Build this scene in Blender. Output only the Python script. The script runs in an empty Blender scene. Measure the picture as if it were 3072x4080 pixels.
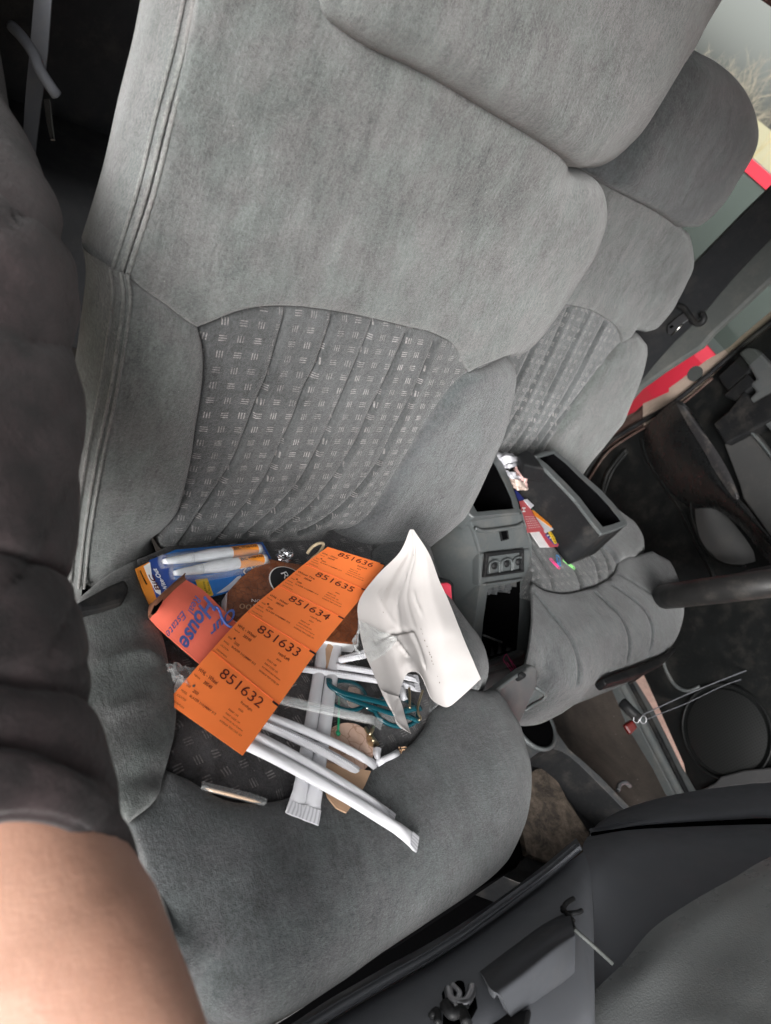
import bpy, math, random
import numpy as np
from mathutils import Vector, Matrix
from mathutils.geometry import delaunay_2d_cdt
random.seed(7); rng = np.random.default_rng(7)
SC = bpy.context.scene
COL = SC.collection

# ---------------------------------------------------------------- camera
CX, CY, FPX = 1536.0, 2040.0, 2850.0
def _n(v): v = np.array(v, float); return v/np.linalg.norm(v)
_L = _n((3064, 60, 2850))                       # lateral: towards the driver side
_D = np.array((-2736, 6360, 2850.)); _D = _n(_D - _L*np.dot(_D, _L))   # down along the backrest
_RB = np.cross(_L, _D); _RB = _RB if _RB[2] > 0 else -_RB              # rear normal of the backrest
REC = math.radians(20)
_V = _D*math.cos(REC) + _RB*math.sin(REC)
_R = _RB*math.cos(REC) - _D*math.sin(REC)
_U = -_V
C2W = np.array([_L, _R, _U])                    # camera vector -> car vector (x lateral, y rearwards, z up)
CAMZ = 1.36
CAM = np.array((0, 0, CAMZ))
cd = bpy.data.cameras.new("camera"); cam = bpy.data.objects.new("camera", cd); COL.objects.link(cam)
cr, cu_, cb = C2W @ np.array((1, 0, 0.)), C2W @ np.array((0, -1, 0.)), C2W @ np.array((0, 0, -1.))
cam.matrix_world = Matrix(((cr[0], cu_[0], cb[0], 0), (cr[1], cu_[1], cb[1], 0), (cr[2], cu_[2], cb[2], CAMZ), (0, 0, 0, 1)))
cd.sensor_fit = 'VERTICAL'; cd.sensor_height = 36.0; cd.lens = FPX/4080*36
cd.clip_start = 0.01; cd.clip_end = 500
cd.dof.use_dof = True; cd.dof.focus_distance = 0.72; cd.dof.aperture_fstop = 9.0
SC.camera = cam

# ---------------------------------------------------------------- light
SUN_EL, SUN_AZ = math.radians(42), math.radians(200)
w = bpy.data.worlds.new("World"); SC.world = w; w.use_nodes = True
nt = w.node_tree; nt.nodes.clear()
sky = nt.nodes.new('ShaderNodeTexSky'); sky.sky_type = 'NISHITA'; sky.sun_disc = False
sky.sun_elevation = SUN_EL; sky.sun_rotation = math.radians(250); sky.air_density = 1.0; sky.dust_density = 6.0; sky.ozone_density = 0.6
hs = nt.nodes.new('ShaderNodeHueSaturation'); hs.inputs['Saturation'].default_value = 0.04
bg = nt.nodes.new('ShaderNodeBackground'); bg.inputs['Strength'].default_value = 0.115
wo = nt.nodes.new('ShaderNodeOutputWorld')
nt.links.new(sky.outputs[0], hs.inputs['Color']); nt.links.new(hs.outputs[0], bg.inputs['Color']); nt.links.new(bg.outputs[0], wo.inputs['Surface'])
sd = bpy.data.lights.new("sun", 'SUN'); sun = bpy.data.objects.new("sun", sd); COL.objects.link(sun)
sd.energy = 1.3; sd.angle = math.radians(24); sd.color = (1.0, 0.97, 0.93)
sdir = Vector((-0.72, -0.62, 0.36)).normalized()           # towards the sun: passenger side, a little ahead
sun.rotation_euler = sdir.to_track_quat('Z', 'Y').to_euler()
sky.sun_elevation = math.asin(sdir.z); sky.sun_rotation = math.atan2(sdir.x, sdir.y)
SC.view_settings.view_transform = 'Standard'; SC.view_settings.look = 'None'
SC.view_settings.exposure = 1.22; SC.view_settings.gamma = 1
SC.cycles.max_bounces = 8; SC.cycles.transparent_max_bounces = 12; SC.cycles.caustics_reflective = False; SC.cycles.caustics_refractive = False

# ---------------------------------------------------------------- photo rays -> car space
def raydir(px, py):
    return C2W @ np.array(((px-CX)/FPX, (py-CY)/FPX, 1.0))
def D(px, py, z):                                # point at depth z behind that pixel
    return CAM + raydir(px, py)*z
class Frame:
    def __init__(s, O, U, V, N):
        s.O, s.U, s.V, s.N = [np.array(a, float) for a in (O, U, V, N)]
    def px(s, px, py, h=0.0):
        d = raydir(px, py); O = s.O + s.N*h
        t = np.dot(s.N, O-CAM)/np.dot(s.N, d); p = CAM + d*t - s.O
        return float(np.dot(p, s.U)), float(np.dot(p, s.V))
    def w(s, u, v, h=0.0):
        return s.O + s.U*u + s.V*v + s.N*h
    def W(s, px, py, h=0.0):
        u, v = s.px(px, py, h); return s.w(u, v, h)
    def warr(s, uvh):
        uvh = np.asarray(uvh, float)
        return s.O + uvh[:, :1]*s.U + uvh[:, 1:2]*s.V + uvh[:, 2:3]*s.N
_nb = np.array((0, math.cos(REC), -math.sin(REC)))   # rear normal of backrest in car space
_vb = np.array((0, math.sin(REC), math.cos(REC)))    # up along the backrest
_d0 = raydir(1200, 2200); J1 = CAM + _d0*(0.517/np.dot(_nb, _d0))
FB = Frame(J1, (1, 0, 0), _vb, -_nb)
TILT = math.radians(4)
_fc, _nc = np.array((0, -math.cos(TILT), math.sin(TILT))), np.array((0, math.sin(TILT), math.cos(TILT)))
FC = Frame(J1, (1, 0, 0), _fc, _nc)
J2 = J1 + np.array((0.66, 0.19, -0.05))
FB2 = Frame(J2, (1, 0, 0), _vb, -_nb)
FC2 = Frame(J2, (1, 0, 0), _fc, _nc)

# ---------------------------------------------------------------- objects
def tag(o, label=None, cat=None, group=None, kind=None):
    if label: o['label'] = label
    if cat: o['category'] = cat
    if group: o['group'] = group
    if kind: o['kind'] = kind
    return o
def root(name, loc, label, cat, group=None, kind=None):
    o = bpy.data.objects.new(name, None); COL.objects.link(o); o.location = Vector([float(a) for a in loc]); o.empty_display_size = .02
    return tag(o, label, cat, group, kind)
def wloc(p):
    l = Vector((0, 0, 0))
    while p is not None: l = l + p.location; p = p.parent
    return np.array(l)
def mk(name, verts, faces, mat, parent=None, smooth=True, uvs=None, mats=None, fmat=None):
    V = np.asarray(verts, float)
    o_ = wloc(parent) if parent is not None else V.mean(0)
    me = bpy.data.meshes.new(name)
    me.from_pydata([tuple(map(float, v)) for v in (V-o_)], [], [tuple(map(int, f)) for f in faces])
    me.validate(); me.update()
    ml = mats if mats else [mat]
    for m in ml: me.materials.append(m)
    if fmat is not None and len(me.polygons) == len(fmat):
        me.polygons.foreach_set('material_index', [int(a) for a in fmat])
    if uvs is not None:
        ul = me.uv_layers.new(name='UVMap')
        idx = np.zeros(len(me.loops), dtype=int); me.loops.foreach_get('vertex_index', idx)
        ul.data.foreach_set('uv', np.asarray(uvs, float)[idx].astype(np.float32).ravel())
    if smooth:
        me.polygons.foreach_set('use_smooth', [True]*len(me.polygons))
    o = bpy.data.objects.new(name, me); COL.objects.link(o)
    if parent is not None: o.parent = parent
    else: o.location = Vector([float(a) for a in o_])
    return o
def top(name, label, cat, verts, faces, mat, group=None, kind=None, **k):
    return tag(mk(name, verts, faces, mat, None, **k), label, cat, group, kind)
def bevel(o, w=.003, seg=2, ang=40):
    m = o.modifiers.new('bevel', 'BEVEL'); m.width = w; m.segments = seg; m.limit_method = 'ANGLE'; m.angle_limit = math.radians(ang)
    try: m.harden_normals = False
    except Exception: pass
    return o
def sharp(o, ang=35):
    me = o.data
    import bmesh
    bm = bmesh.new(); bm.from_mesh(me)
    for e in bm.edges:
        if len(e.link_faces) == 2 and e.calc_face_angle(0) > math.radians(ang): e.smooth = False
    bm.to_mesh(me); bm.free(); return o

def crom(P, n=8, closed=False, step=None):
    P = [np.array(p, float) for p in P]
    if len(P) == 2 and not closed:
        k = n if step is None else max(1, int(np.linalg.norm((P[1]-P[0])[:2])/step))
        return np.array([P[0]+(P[1]-P[0])*i/k for i in range(k+1)])
    Q = [P[-1]]+P+[P[0], P[1]] if closed else [2*P[0]-P[1]]+P+[2*P[-1]-P[-2]]
    out = []
    m = len(P) if closed else len(P)-1
    for i in range(m):
        a, b, c, d = Q[i], Q[i+1], Q[i+2], Q[i+3]
        k = n if step is None else max(1, int(np.linalg.norm((c-b)[:2])/step))
        for j in range(k):
            t = j/k
            out.append(.5*((2*b)+(-a+c)*t+(2*a-5*b+4*c-d)*t*t+(-a+3*b-3*c+d)*t**3))
    if not closed: out.append(P[-1])
    return np.array(out)
def segdist(P, A, B):
    """distance of points P (n,2) to the nearest of segments A-B (m,2)"""
    if len(A) == 0: return np.full(len(P), 1e3)
    best = np.full(len(P), 1e9)
    for a, b in zip(A, B):
        ab = b-a; L2 = max(1e-12, ab @ ab)
        t = np.clip(((P-a) @ ab)/L2, 0, 1)
        d = np.hypot(*(P-(a+t[:, None]*ab)).T)
        best = np.minimum(best, d)
    return best
def inside(P, poly):
    x, y = P[:, 0], P[:, 1]; c = np.zeros(len(P), bool)
    a = poly; b = np.roll(poly, -1, 0)
    for (x1, y1), (x2, y2) in zip(a, b):
        cond = ((y1 > y) != (y2 > y))
        xi = (x2-x1)*(y-y1)/((y2-y1) if abs(y2-y1) > 1e-12 else 1e-12)+x1
        c ^= cond & (x < xi)
    return c
def prof(x):
    x = np.clip(x, 0, 1); return np.sqrt(np.maximum(0, 1-(1-x)**2))

def cushion(name, F, segs, base, mat, parent, seam=(.006, .012), outer=(.03, .05), grooves=(), skirt=.02, od=.06, ob=.008, res=.006, extra=None, uvoff=(0, 0)):
    """upholstered panel: outline = [(kind, [pixels...]), ...] kind s = stitched seam, o = free outer edge"""
    loop, kinds = [], []
    for k, pts in segs:
        q = crom(pts, step=16)
        for p in q[:-1]: loop.append(p); kinds.append(k)
    drop = {'s': seam[0], 'o': outer[0], 'f': 0.0}
    uv = []
    for (x, y), k in zip(loop, kinds):
        h = 0.0
        for _ in range(4):
            u, v = F.px(x, y, h-drop[k]); h = float(base(np.array([u]), np.array([v]))[0])
        uv.append((u, v))
    uv = np.array(uv)
    area = 0.5*np.sum(uv[:, 0]*np.roll(uv[:, 1], -1)-np.roll(uv[:, 0], -1)*uv[:, 1])
    if area < 0: uv = uv[::-1]; kinds = kinds[::-1]; kinds = kinds[1:]+kinds[:1]
    A, B = uv, np.roll(uv, -1, 0); kk = np.array(kinds)
    sA, sB, oA, oB = A[kk == 's'], B[kk == 's'], A[kk == 'o'], B[kk == 'o']
    tg = np.roll(uv, -1, 0)-np.roll(uv, 1, 0); tg /= np.maximum(1e-9, np.linalg.norm(tg, axis=1))[:, None]
    inn = np.stack([-tg[:, 1], tg[:, 0]], 1)
    mn, mx = uv.min(0), uv.max(0)
    gx, gy = np.meshgrid(np.arange(mn[0], mx[0], res), np.arange(mn[1], mx[1], res))
    gy = gy + (np.arange(gx.shape[1]) % 2)[None, :]*res*.5
    G = np.stack([gx.ravel(), gy.ravel()], 1)
    G = G[inside(G, uv)]
    dmin = segdist(G, A, B); G = G[dmin > .0075]
    rings = [G]; gq = []
    for g in grooves:
        q = np.array([F.px(x, y, 0) for x, y in crom(g[0], step=12)]); gq.append(q)
        tq = np.gradient(q, axis=0); tq /= np.maximum(1e-9, np.linalg.norm(tq, axis=1))[:, None]; nq = np.stack([-tq[:, 1], tq[:, 0]], 1)
        G = G[segdist(G, q[:-1], q[1:]) > g[2]*1.9]; rings[0] = G
        for of in (-1.5, -.9, -.45, 0, .45, .9, 1.5):
            R = q+nq*of*g[2]; R = R[inside(R, uv)]
            if len(R): rings.append(R[segdist(R, A, B) > .006])
    for off in (.0012, .003, .0055):
        R = uv+inn*off; R = R[inside(R, uv)]
        if len(R): rings.append(R[segdist(R, A, B) > off*.85])
    I = np.concatenate(rings)
    allp = np.concatenate([uv, I])
    vo, eo, fo, *_ = delaunay_2d_cdt([Vector((float(a), float(b))) for a, b in allp], [], [list(range(len(uv)))], 1, 1e-6)
    P = np.array([(v.x, v.y) for v in vo])
    ds, do = segdist(P, sA, sB), segdist(P, oA, oB)
    H = base(P[:, 0], P[:, 1]) - seam[0]*(1-prof(ds/seam[1])) - outer[0]*(1-prof(do/outer[1]))
    for g in grooves:
        pts, dp, wd = g[0], g[1], g[2]
        q = np.array([F.px(x, y, 0) for x, y in crom(pts, step=25)])
        d = segdist(P, q[:-1], q[1:])
        H = H - dp*np.exp(-(d/wd)**2) + (dp*.35)*np.exp(-((d-wd*2.4)/(wd*1.6))**2)
    if extra is not None: H = H + extra(P[:, 0], P[:, 1])
    V3 = F.warr(np.column_stack([P, H])); F3 = [tuple(f) for f in fo]
    uvs = P.copy()
    # orient faces towards +N
    f0 = F3[len(F3)//2]; nn = np.cross(P[f0[1]]-P[f0[0]], P[f0[2]]-P[f0[0]])
    # skirt
    key = {}
    for i, p in enumerate(P): key[(round(p[0], 5), round(p[1], 5))] = i
    ring0 = []
    for p in uv:
        i = key.get((round(p[0], 5), round(p[1], 5)))
        if i is None: i = int(np.argmin(np.hypot(*(P-p).T)))
        ring0.append(i)
    nb = len(P); prev = ring0; Vx, Ux = [], []
    Fs = []
    n = len(uv); T = (.12, .3, .5, .75, 1.0)
    ko = (kk == 'o').astype(float)
    for _ in range(3): ko = .25*np.roll(ko, 1)+.5*ko+.25*np.roll(ko, -1)
    for t in T:
        dep = (skirt*(1-ko)+od*ko)*t; blg = (ob*ko)*math.sin(math.pi*min(1, t*.95))
        hb = H[np.array(ring0)]
        pos = F.warr(np.column_stack([uv-inn*blg[:, None] if hasattr(blg, '__len__') else uv, hb-dep]))
        cur = [nb+len(Vx)+i for i in range(n)]
        Vx += list(pos); Ux += [(a[0]-i_[0]*dd, a[1]-i_[1]*dd) for a, i_, dd in zip(uv, inn, dep)]
        for i in range(n):
            j = (i+1) % n
            Fs.append((prev[i], prev[j], cur[j], cur[i])[::-1])
        prev = cur
    V3 = np.concatenate([V3, np.array(Vx)]); uvs = np.concatenate([uvs, np.array(Ux)])
    o = mk(name, V3, F3+[tuple(reversed(f)) for f in Fs] if False else F3+Fs, mat, parent, uvs=uvs+np.array(uvoff))
    import bmesh
    bm = bmesh.new(); bm.from_mesh(o.data); bmesh.ops.recalc_face_normals(bm, faces=bm.faces); bm.to_mesh(o.data); bm.free()
    return o

def sweepmesh(path, up, wx, wy, seg=12, closed=False, cap=True, pw=1.0):
    """tube along path with elliptical section: half width wx across, wy along up"""
    P = np.array(path, float); n = len(P)
    wx = np.broadcast_to(np.asarray(wx, float), (n,)); wy = np.broadcast_to(np.asarray(wy, float), (n,))
    T = np.gradient(P, axis=0) if not closed else (np.roll(P, -1, 0)-np.roll(P, 1, 0))
    T /= np.maximum(1e-12, np.linalg.norm(T, axis=1))[:, None]
    if up is None:
        u0 = np.cross(T[0], (0.3, .5, .81)); u0 /= np.linalg.norm(u0); ups = []
        for t in T:
            u0 = u0-t*np.dot(u0, t); u0 /= np.linalg.norm(u0); ups.append(u0)
        UP = np.array(ups)
    else:
        UP = np.array([np.array(up, float)-t*np.dot(up, t) for t in T]) if np.ndim(up) == 1 else np.array([np.array(a, float)-t*np.dot(a, t) for a, t in zip(up, T)])
        UP /= np.maximum(1e-9, np.linalg.norm(UP, axis=1))[:, None]
    S = np.cross(T, UP)
    a = np.arange(seg)/seg*2*math.pi
    ca, sa = np.sign(np.cos(a))*np.abs(np.cos(a))**pw, np.sign(np.sin(a))*np.abs(np.sin(a))**pw
    V = (P[:, None]+S[:, None]*(ca[None, :, None]*wx[:, None, None])+UP[:, None]*(sa[None, :, None]*wy[:, None, None])).reshape(-1, 3)
    F = []
    m = n if closed else n-1
    for i in range(m):
        for j in range(seg):
            k = (i+1) % n; l = (j+1) % seg
            F.append((i*seg+j, i*seg+l, k*seg+l, k*seg+j))
    if cap and not closed:
        F.append(tuple(range(seg))[::-1]); F.append(tuple(range((n-1)*seg, n*seg)))
    L = np.concatenate([[0], np.cumsum(np.linalg.norm(np.diff(P, axis=0), axis=1))])
    uv = np.stack([np.repeat(L, seg), np.tile(a*float(wx.mean()), n)], 1)
    return V, F, uv
def tube(name, path, r, mat, parent=None, seg=10, closed=False, up=None, ry=None, **k):
    V, F, uv = sweepmesh(path, up, r, r if ry is None else ry, seg, closed, **k)
    return mk(name, V, F, mat, parent, uvs=uv)

class Surf:
    """smooth sheet through a grid of 3-D control points (rows x cols)"""
    def __init__(s, G):
        s.G = np.array(G, float); s.R, s.C = s.G.shape[:2]
    def __call__(s, u, v):
        def wts(t, n):
            t = min(max(t, 0), 1)*(n-1); i = min(int(t), n-2); f = t-i
            w = (-.5*f+f*f-.5*f**3, 1-2.5*f*f+1.5*f**3, .5*f+2*f*f-1.5*f**3, -.5*f*f+.5*f**3)
            return i, w
        i, wv = wts(v, s.R); j, wu = wts(u, s.C)
        def at(a, b):
            A = lambda r, c: s.G[r, c]
            def col(r, b):
                if b < 0: return 2*A(r, 0)-A(r, 1)
                if b >= s.C: return 2*A(r, s.C-1)-A(r, s.C-2)
                return A(r, b)
            if a < 0: return 2*col(0, b)-col(1, b)
            if a >= s.R: return 2*col(s.R-1, b)-col(s.R-2, b)
            return col(a, b)
        p = np.zeros(3)
        for a in range(4):
            for b in range(4): p += wv[a]*wu[b]*at(i-1+a, j-1+b)
        return p
    def nrm(s, u, v, e=.01):
        a = s(min(u+e, 1), v)-s(max(u-e, 0), v); b = s(u, min(v+e, 1))-s(u, max(v-e, 0))
        n = np.cross(a, b); n /= max(1e-12, np.linalg.norm(n))
        return n if np.dot(n, CAM-s(u, v)) > 0 else -n
def sheetmesh(S, nu, nv, thick, disp=None):
    V, N, UV = [], [], []
    for i in range(nv+1):
        for j in range(nu+1):
            V.append(S(j/nu, i/nv)); UV.append((j/nu, i/nv))
    V = np.array(V); g = V.reshape(nv+1, nu+1, 3)
    N = np.cross(np.gradient(g, axis=1), np.gradient(g, axis=0)); N /= np.maximum(1e-12, np.linalg.norm(N, axis=2))[..., None]
    c = g[nv//2, nu//2]
    if np.dot(N[nv//2, nu//2], CAM-c) < 0: N = -N
    if disp is not None: g = g+N*disp(np.array(UV)).reshape(nv+1, nu+1, 1)
    top_, bot = g.reshape(-1, 3), (g-N*thick).reshape(-1, 3)
    n = (nv+1)*(nu+1); F = []
    for i in range(nv):
        for j in range(nu):
            a, b, c_, d = i*(nu+1)+j, i*(nu+1)+j+1, (i+1)*(nu+1)+j+1, (i+1)*(nu+1)+j
            F.append((a, d, c_, b)); F.append((a+n, b+n, c_+n, d+n))
    e = [(j, j+1) for j in range(nu)]+[(i*(nu+1)+nu, (i+1)*(nu+1)+nu) for i in range(nv)]+[(nv*(nu+1)+j+1, nv*(nu+1)+j) for j in range(nu)]+[((i+1)*(nu+1), i*(nu+1)) for i in range(nv)]
    for a, b in e: F.append((a, b, b+n, a+n))
    return np.concatenate([top_, bot]), F, np.array(UV+UV)
def fixn(o):
    import bmesh
    bm = bmesh.new(); bm.from_mesh(o.data); bmesh.ops.recalc_face_normals(bm, faces=bm.faces); bm.to_mesh(o.data); bm.free(); return o
def sheet(name, S, nu, nv, thick, mat, parent=None, disp=None, **k):
    V, F, UV = sheetmesh(S, nu, nv, thick, disp)
    return sharp(fixn(mk(name, V, F, mat, parent, uvs=UV, **k)), 50)
def slab(name, F_, pts, h0, h1, mat, parent=None, px=True, smooth=False, bev=0, hp=None):
    """extruded polygon lying on frame F_ between heights h0 and h1 (pts photo pixels at h1, or local uv)"""
    uv = [F_.px(x, y, h1 if hp is None else hp) for x, y in pts] if px else pts
    n = len(uv)
    V = [F_.w(u, v, h1) for u, v in uv]+[F_.w(u, v, h0) for u, v in uv]
    Fc = [tuple(range(n)), tuple(range(2*n-1, n-1, -1))]+[(i, n+i, n+(i+1) % n, (i+1) % n) for i in range(n)]
    o = fixn(mk(name, V, Fc, mat, parent, smooth=smooth, uvs=[tuple(a) for a in uv]*2))
    if bev: bevel(o, bev)
    return o
def box(name, F_, u0, u1, v0, v1, h0, h1, mat, parent=None, bev=.003):
    return slab(name, F_, [(u0, v0), (u1, v0), (u1, v1), (u0, v1)], h0, h1, mat, parent, px=False, bev=bev)
def textmesh(txt, size=1.0, shear=0.0, align='LEFT', off=0.0):
    cu = bpy.data.curves.new('t', 'FONT'); cu.body = txt; cu.size = size; cu.shear = shear; cu.align_x = align; cu.offset = off; cu.resolution_u = 3
    ob = bpy.data.objects.new('t', cu); COL.objects.link(ob)
    dg = bpy.context.evaluated_depsgraph_get(); me = bpy.data.meshes.new_from_object(ob.evaluated_get(dg))
    V = np.array([v.co[:] for v in me.vertices]) if len(me.vertices) else np.zeros((0, 3))
    F = [tuple(p.vertices) for p in me.polygons]
    bpy.data.objects.remove(ob); bpy.data.curves.remove(cu); bpy.data.meshes.remove(me)
    return V, F
def printed(name, items, mat, parent, thick=0.0):
    """items: list of (V2, F, mapper) merged into one printed layer of writing"""
    VV, FF = [], []
    for V, F, mp in items:
        o = len(VV); VV += [mp(v[0], v[1]) for v in V]; FF += [tuple(i+o for i in f) for f in F]
    return mk(name, VV, FF, mat, parent, smooth=False)
def fit(V, x0, x1, y0, y1, keep=False):
    a, b = V[:, :2].min(0), V[:, :2].max(0); W = V.copy()
    sx = (x1-x0)/(b[0]-a[0]); sy = (y1-y0)/(b[1]-a[1])
    W[:, 0] = x0+(V[:, 0]-a[0])*sx; W[:, 1] = y0+(V[:, 1]-a[1])*sy
    return W

# ---------------------------------------------------------------- materials
class NT:
    def __init__(s, name, rough=.6, spec=.3):
        s.m = bpy.data.materials.new(name); s.m.use_nodes = True; s.t = s.m.node_tree; s.b = s.t.nodes['Principled BSDF']
        s.b.inputs['Roughness'].default_value = rough; s.b.inputs['Specular IOR Level'].default_value = spec
    def n(s, ty, **k):
        x = s.t.nodes.new(ty)
        for a, b in k.items(): setattr(x, a, b)
        return x
    def l(s, a, b): s.t.links.new(a, b)
    def val(s, x, inp):
        if hasattr(x, 'is_linked'): s.l(x, inp)
        else: inp.default_value = x
    def math(s, op, a, b=0.0, c=None, clamp=False):
        x = s.n('ShaderNodeMath', operation=op, use_clamp=clamp); s.val(a, x.inputs[0]); s.val(b, x.inputs[1])
        if c is not None: s.val(c, x.inputs[2])
        return x.outputs[0]
    def coord(s, kind='Object', scale=(1, 1, 1), rot=(0, 0, 0), loc=(0, 0, 0)):
        if 'tc' not in s.__dict__: s.tc = s.n('ShaderNodeTexCoord')
        mp = s.n('ShaderNodeMapping'); mp.inputs['Scale'].default_value = scale; mp.inputs['Rotation'].default_value = rot; mp.inputs['Location'].default_value = loc
        s.l(s.tc.outputs[kind], mp.inputs['Vector']); return mp.outputs[0]
    def noise(s, scale, detail=3, rough=.55, vec=None, dist=0.0):
        x = s.n('ShaderNodeTexNoise'); x.inputs['Scale'].default_value = scale; x.inputs['Detail'].default_value = detail
        x.inputs['Roughness'].default_value = rough; x.inputs['Distortion'].default_value = dist
        if vec is not None: s.l(vec, x.inputs['Vector'])
        return x.outputs['Fac']
    def vor(s, scale, vec=None, feature='F1'):
        x = s.n('ShaderNodeTexVoronoi', feature=feature); x.inputs['Scale'].default_value = scale
        if vec is not None: s.l(vec, x.inputs['Vector'])
        return x.outputs['Distance']
    def ramp(s, fac, lo, hi, a=0.0, b=1.0):
        x = s.n('ShaderNodeMapRange', clamp=True); s.val(fac, x.inputs['Value'])
        x.inputs['From Min'].default_value = lo; x.inputs['From Max'].default_value = hi; x.inputs['To Min'].default_value = a; x.inputs['To Max'].default_value = b
        return x.outputs[0]
    def mix(s, fac, a, b, mode='MIX'):
        x = s.n('ShaderNodeMix', data_type='RGBA', blend_type=mode)
        s.val(fac, x.inputs[0])
        for v, i in ((a, 6), (b, 7)):
            if hasattr(v, 'is_linked'): s.l(v, x.inputs[i])
            else: x.inputs[i].default_value = (*v[:3], 1)
        return x.outputs[2]
    def col(s, c):
        if hasattr(c, 'is_linked'): s.l(c, s.b.inputs['Base Color'])
        else: s.b.inputs['Base Color'].default_value = (*c[:3], 1)
    def bump(s, h, strength=.3, dist=.001, prev=None):
        x = s.n('ShaderNodeBump'); x.inputs['Strength'].default_value = strength; x.inputs['Distance'].default_value = dist
        s.l(h, x.inputs['Height'])
        if prev is not None: s.l(prev, x.inputs['Normal'])
        s.l(x.outputs[0], s.b.inputs['Normal']); return x.outputs[0]
def fabric(name, c, pattern=False, rep=(.0165, .0140), ang=0.0, dark=.75, streak=1.0):
    m = NT(name, .95, .12)
    uv = m.coord('UV'); ob = m.coord('Object')
    big = m.noise(14, 5, .62, ob); med = m.noise(70, 4, .6, m.coord('Object', (1, 1, .35)), .6); fine = m.noise(1500, 2, .6, ob); mid = m.noise(380, 3, .7, ob)
    str_ = m.noise(1, 3, .6, m.coord('UV', (420, 60, 1)))
    f = m.math('ADD', m.ramp(big, .32, .68, -.12, .12), m.ramp(med, .3, .7, -.18, .18))
    f = m.math('ADD', f, m.ramp(mid, .3, .7, -.26, .26)); f = m.math('ADD', f, m.ramp(fine, .3, .7, -.28, .28))
    f = m.math('ADD', f, m.ramp(str_, .3, .7, -.10*streak, .10*streak))
    f = m.math('ADD', f, m.math('ADD', m.ramp(m.noise(6.5, 4, .65, m.coord('Object', (1, 1.4, .6)), .8), .34, .62, -.20, .10), m.ramp(m.noise(1, 4, .65, m.coord('UV', (90, 14, 1))), .35, .65, -.09, .09)))
    g = m.math('ADD', f, 1.0)
    cc = m.n('ShaderNodeCombineColor')
    base = m.mix(m.ramp(m.noise(30, 3, .6, ob), .4, .62, 0, 1), (c[0]*1.0, c[1]*.97, c[2]*.98), (c[0]*.97, c[1]*1.01, c[2]*1.0))
    if pattern:
        pu = m.coord('UV', rot=(0, 0, ang)); sp = m.n('ShaderNodeSeparateXYZ'); m.l(pu, sp.inputs[0])
        cu = m.math('DIVIDE', sp.outputs[0], rep[0]); cv = m.math('DIVIDE', sp.outputs[1], rep[1])
        iu, iv = m.math('FLOOR', cu), m.math('FLOOR', cv)
        fu, fv = m.math('SUBTRACT', m.math('FRACT', cu), .5), m.math('SUBTRACT', m.math('FRACT', cv), .5)
        par = m.math('MODULO', m.math('ABSOLUTE', m.math('ADD', iu, iv)), 2.0)
        au, av = m.math('ABSOLUTE', fu), m.math('ABSOLUTE', fv)
        def motif(a, b, along):  # three dashes
            s3 = m.math('COSINE', m.math('MULTIPLY', along, 2*math.pi*6.8)); s3 = m.ramp(s3, -.05, .5)
            box_ = m.math('MULTIPLY', m.math('LESS_THAN', a, .215), m.math('LESS_THAN', b, .215)); return m.math('MULTIPLY', box_, s3)
        mv = motif(au, av, fu); mh = motif(av, au, fv)
        mo = m.math('ADD', m.math('MULTIPLY', mv, m.math('LESS_THAN', par, .5)), m.math('MULTIPLY', mh, m.math('GREATER_THAN', par, .5)))
        wear = m.ramp(m.noise(22, 4, .6, ob), .38, .62, .45, 1.0); br = m.ramp(mid, .35, .6, .55, 1)
        mo = m.math('MULTIPLY', m.math('MULTIPLY', mo, wear), br)
        base = m.mix(m.math('MULTIPLY', mo, .72), m.mix(0.0, tuple(a*dark for a in c), c), (.38, .355, .35))
    lint = m.ramp(m.vor(95, ob), .02, .05, 1, 0)
    lint = m.math('MULTIPLY', lint, m.ramp(m.noise(26, 2, .5, ob), .58, .6))
    v = m.n('ShaderNodeVectorMath', operation='SCALE'); m.l(base, v.inputs[0]); m.l(g, v.inputs['Scale'])
    m.col(m.mix(m.math('MULTIPLY', lint, .5), v.outputs[0], (.6, .58, .55)))
    hgt = m.math('ADD', m.math('MULTIPLY', fine, .7), m.math('ADD', m.math('MULTIPLY', mid, .9), m.math('MULTIPLY', str_, .5)))
    p = m.bump(hgt, .8, .0016)
    m.bump(m.noise(16, 3, .5, ob), .35, .012, p)
    m.b.inputs['Sheen Weight'].default_value = .35; m.b.inputs['Sheen Roughness'].default_value = .45
    return m.m
def plastic(name, c, rough=.5, spec=.25, grain=900, dirt=.15, bs=.25, dcol=(.25, .22, .19)):
    m = NT(name, rough, spec); ob = m.coord('Object')
    d = m.ramp(m.noise(18, 6, .7, ob), .5, .78); s = m.ramp(m.noise(160, 4, .8, ob), .55, .8)
    k = m.math('MULTIPLY', m.math('ADD', d, m.math('MULTIPLY', s, .5)), dirt)
    m.col(m.mix(k, c, dcol)); m.l(m.ramp(m.noise(30, 4, .6, ob), .3, .7, rough-.1, rough+.12), m.b.inputs['Roughness'])
    m.bump(m.noise(grain, 2, .5, ob), bs, .0005); return m.m
def paper(name, c, rough=.7, mott=.06, bump=.15, spec=.25, trans=0.0):
    m = NT(name, rough, spec); ob = m.coord('Object')
    f = m.ramp(m.noise(60, 5, .6, ob), .3, .7, 1-mott, 1+mott*.3)
    v = m.n('ShaderNodeVectorMath', operation='SCALE'); r = m.n('ShaderNodeRGB'); r.outputs[0].default_value = (*c, 1); m.l(r.outputs[0], v.inputs[0]); m.l(f, v.inputs['Scale'])
    m.col(v.outputs[0]); m.bump(m.noise(220, 4, .6, ob), bump, .0006); return m.m
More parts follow.
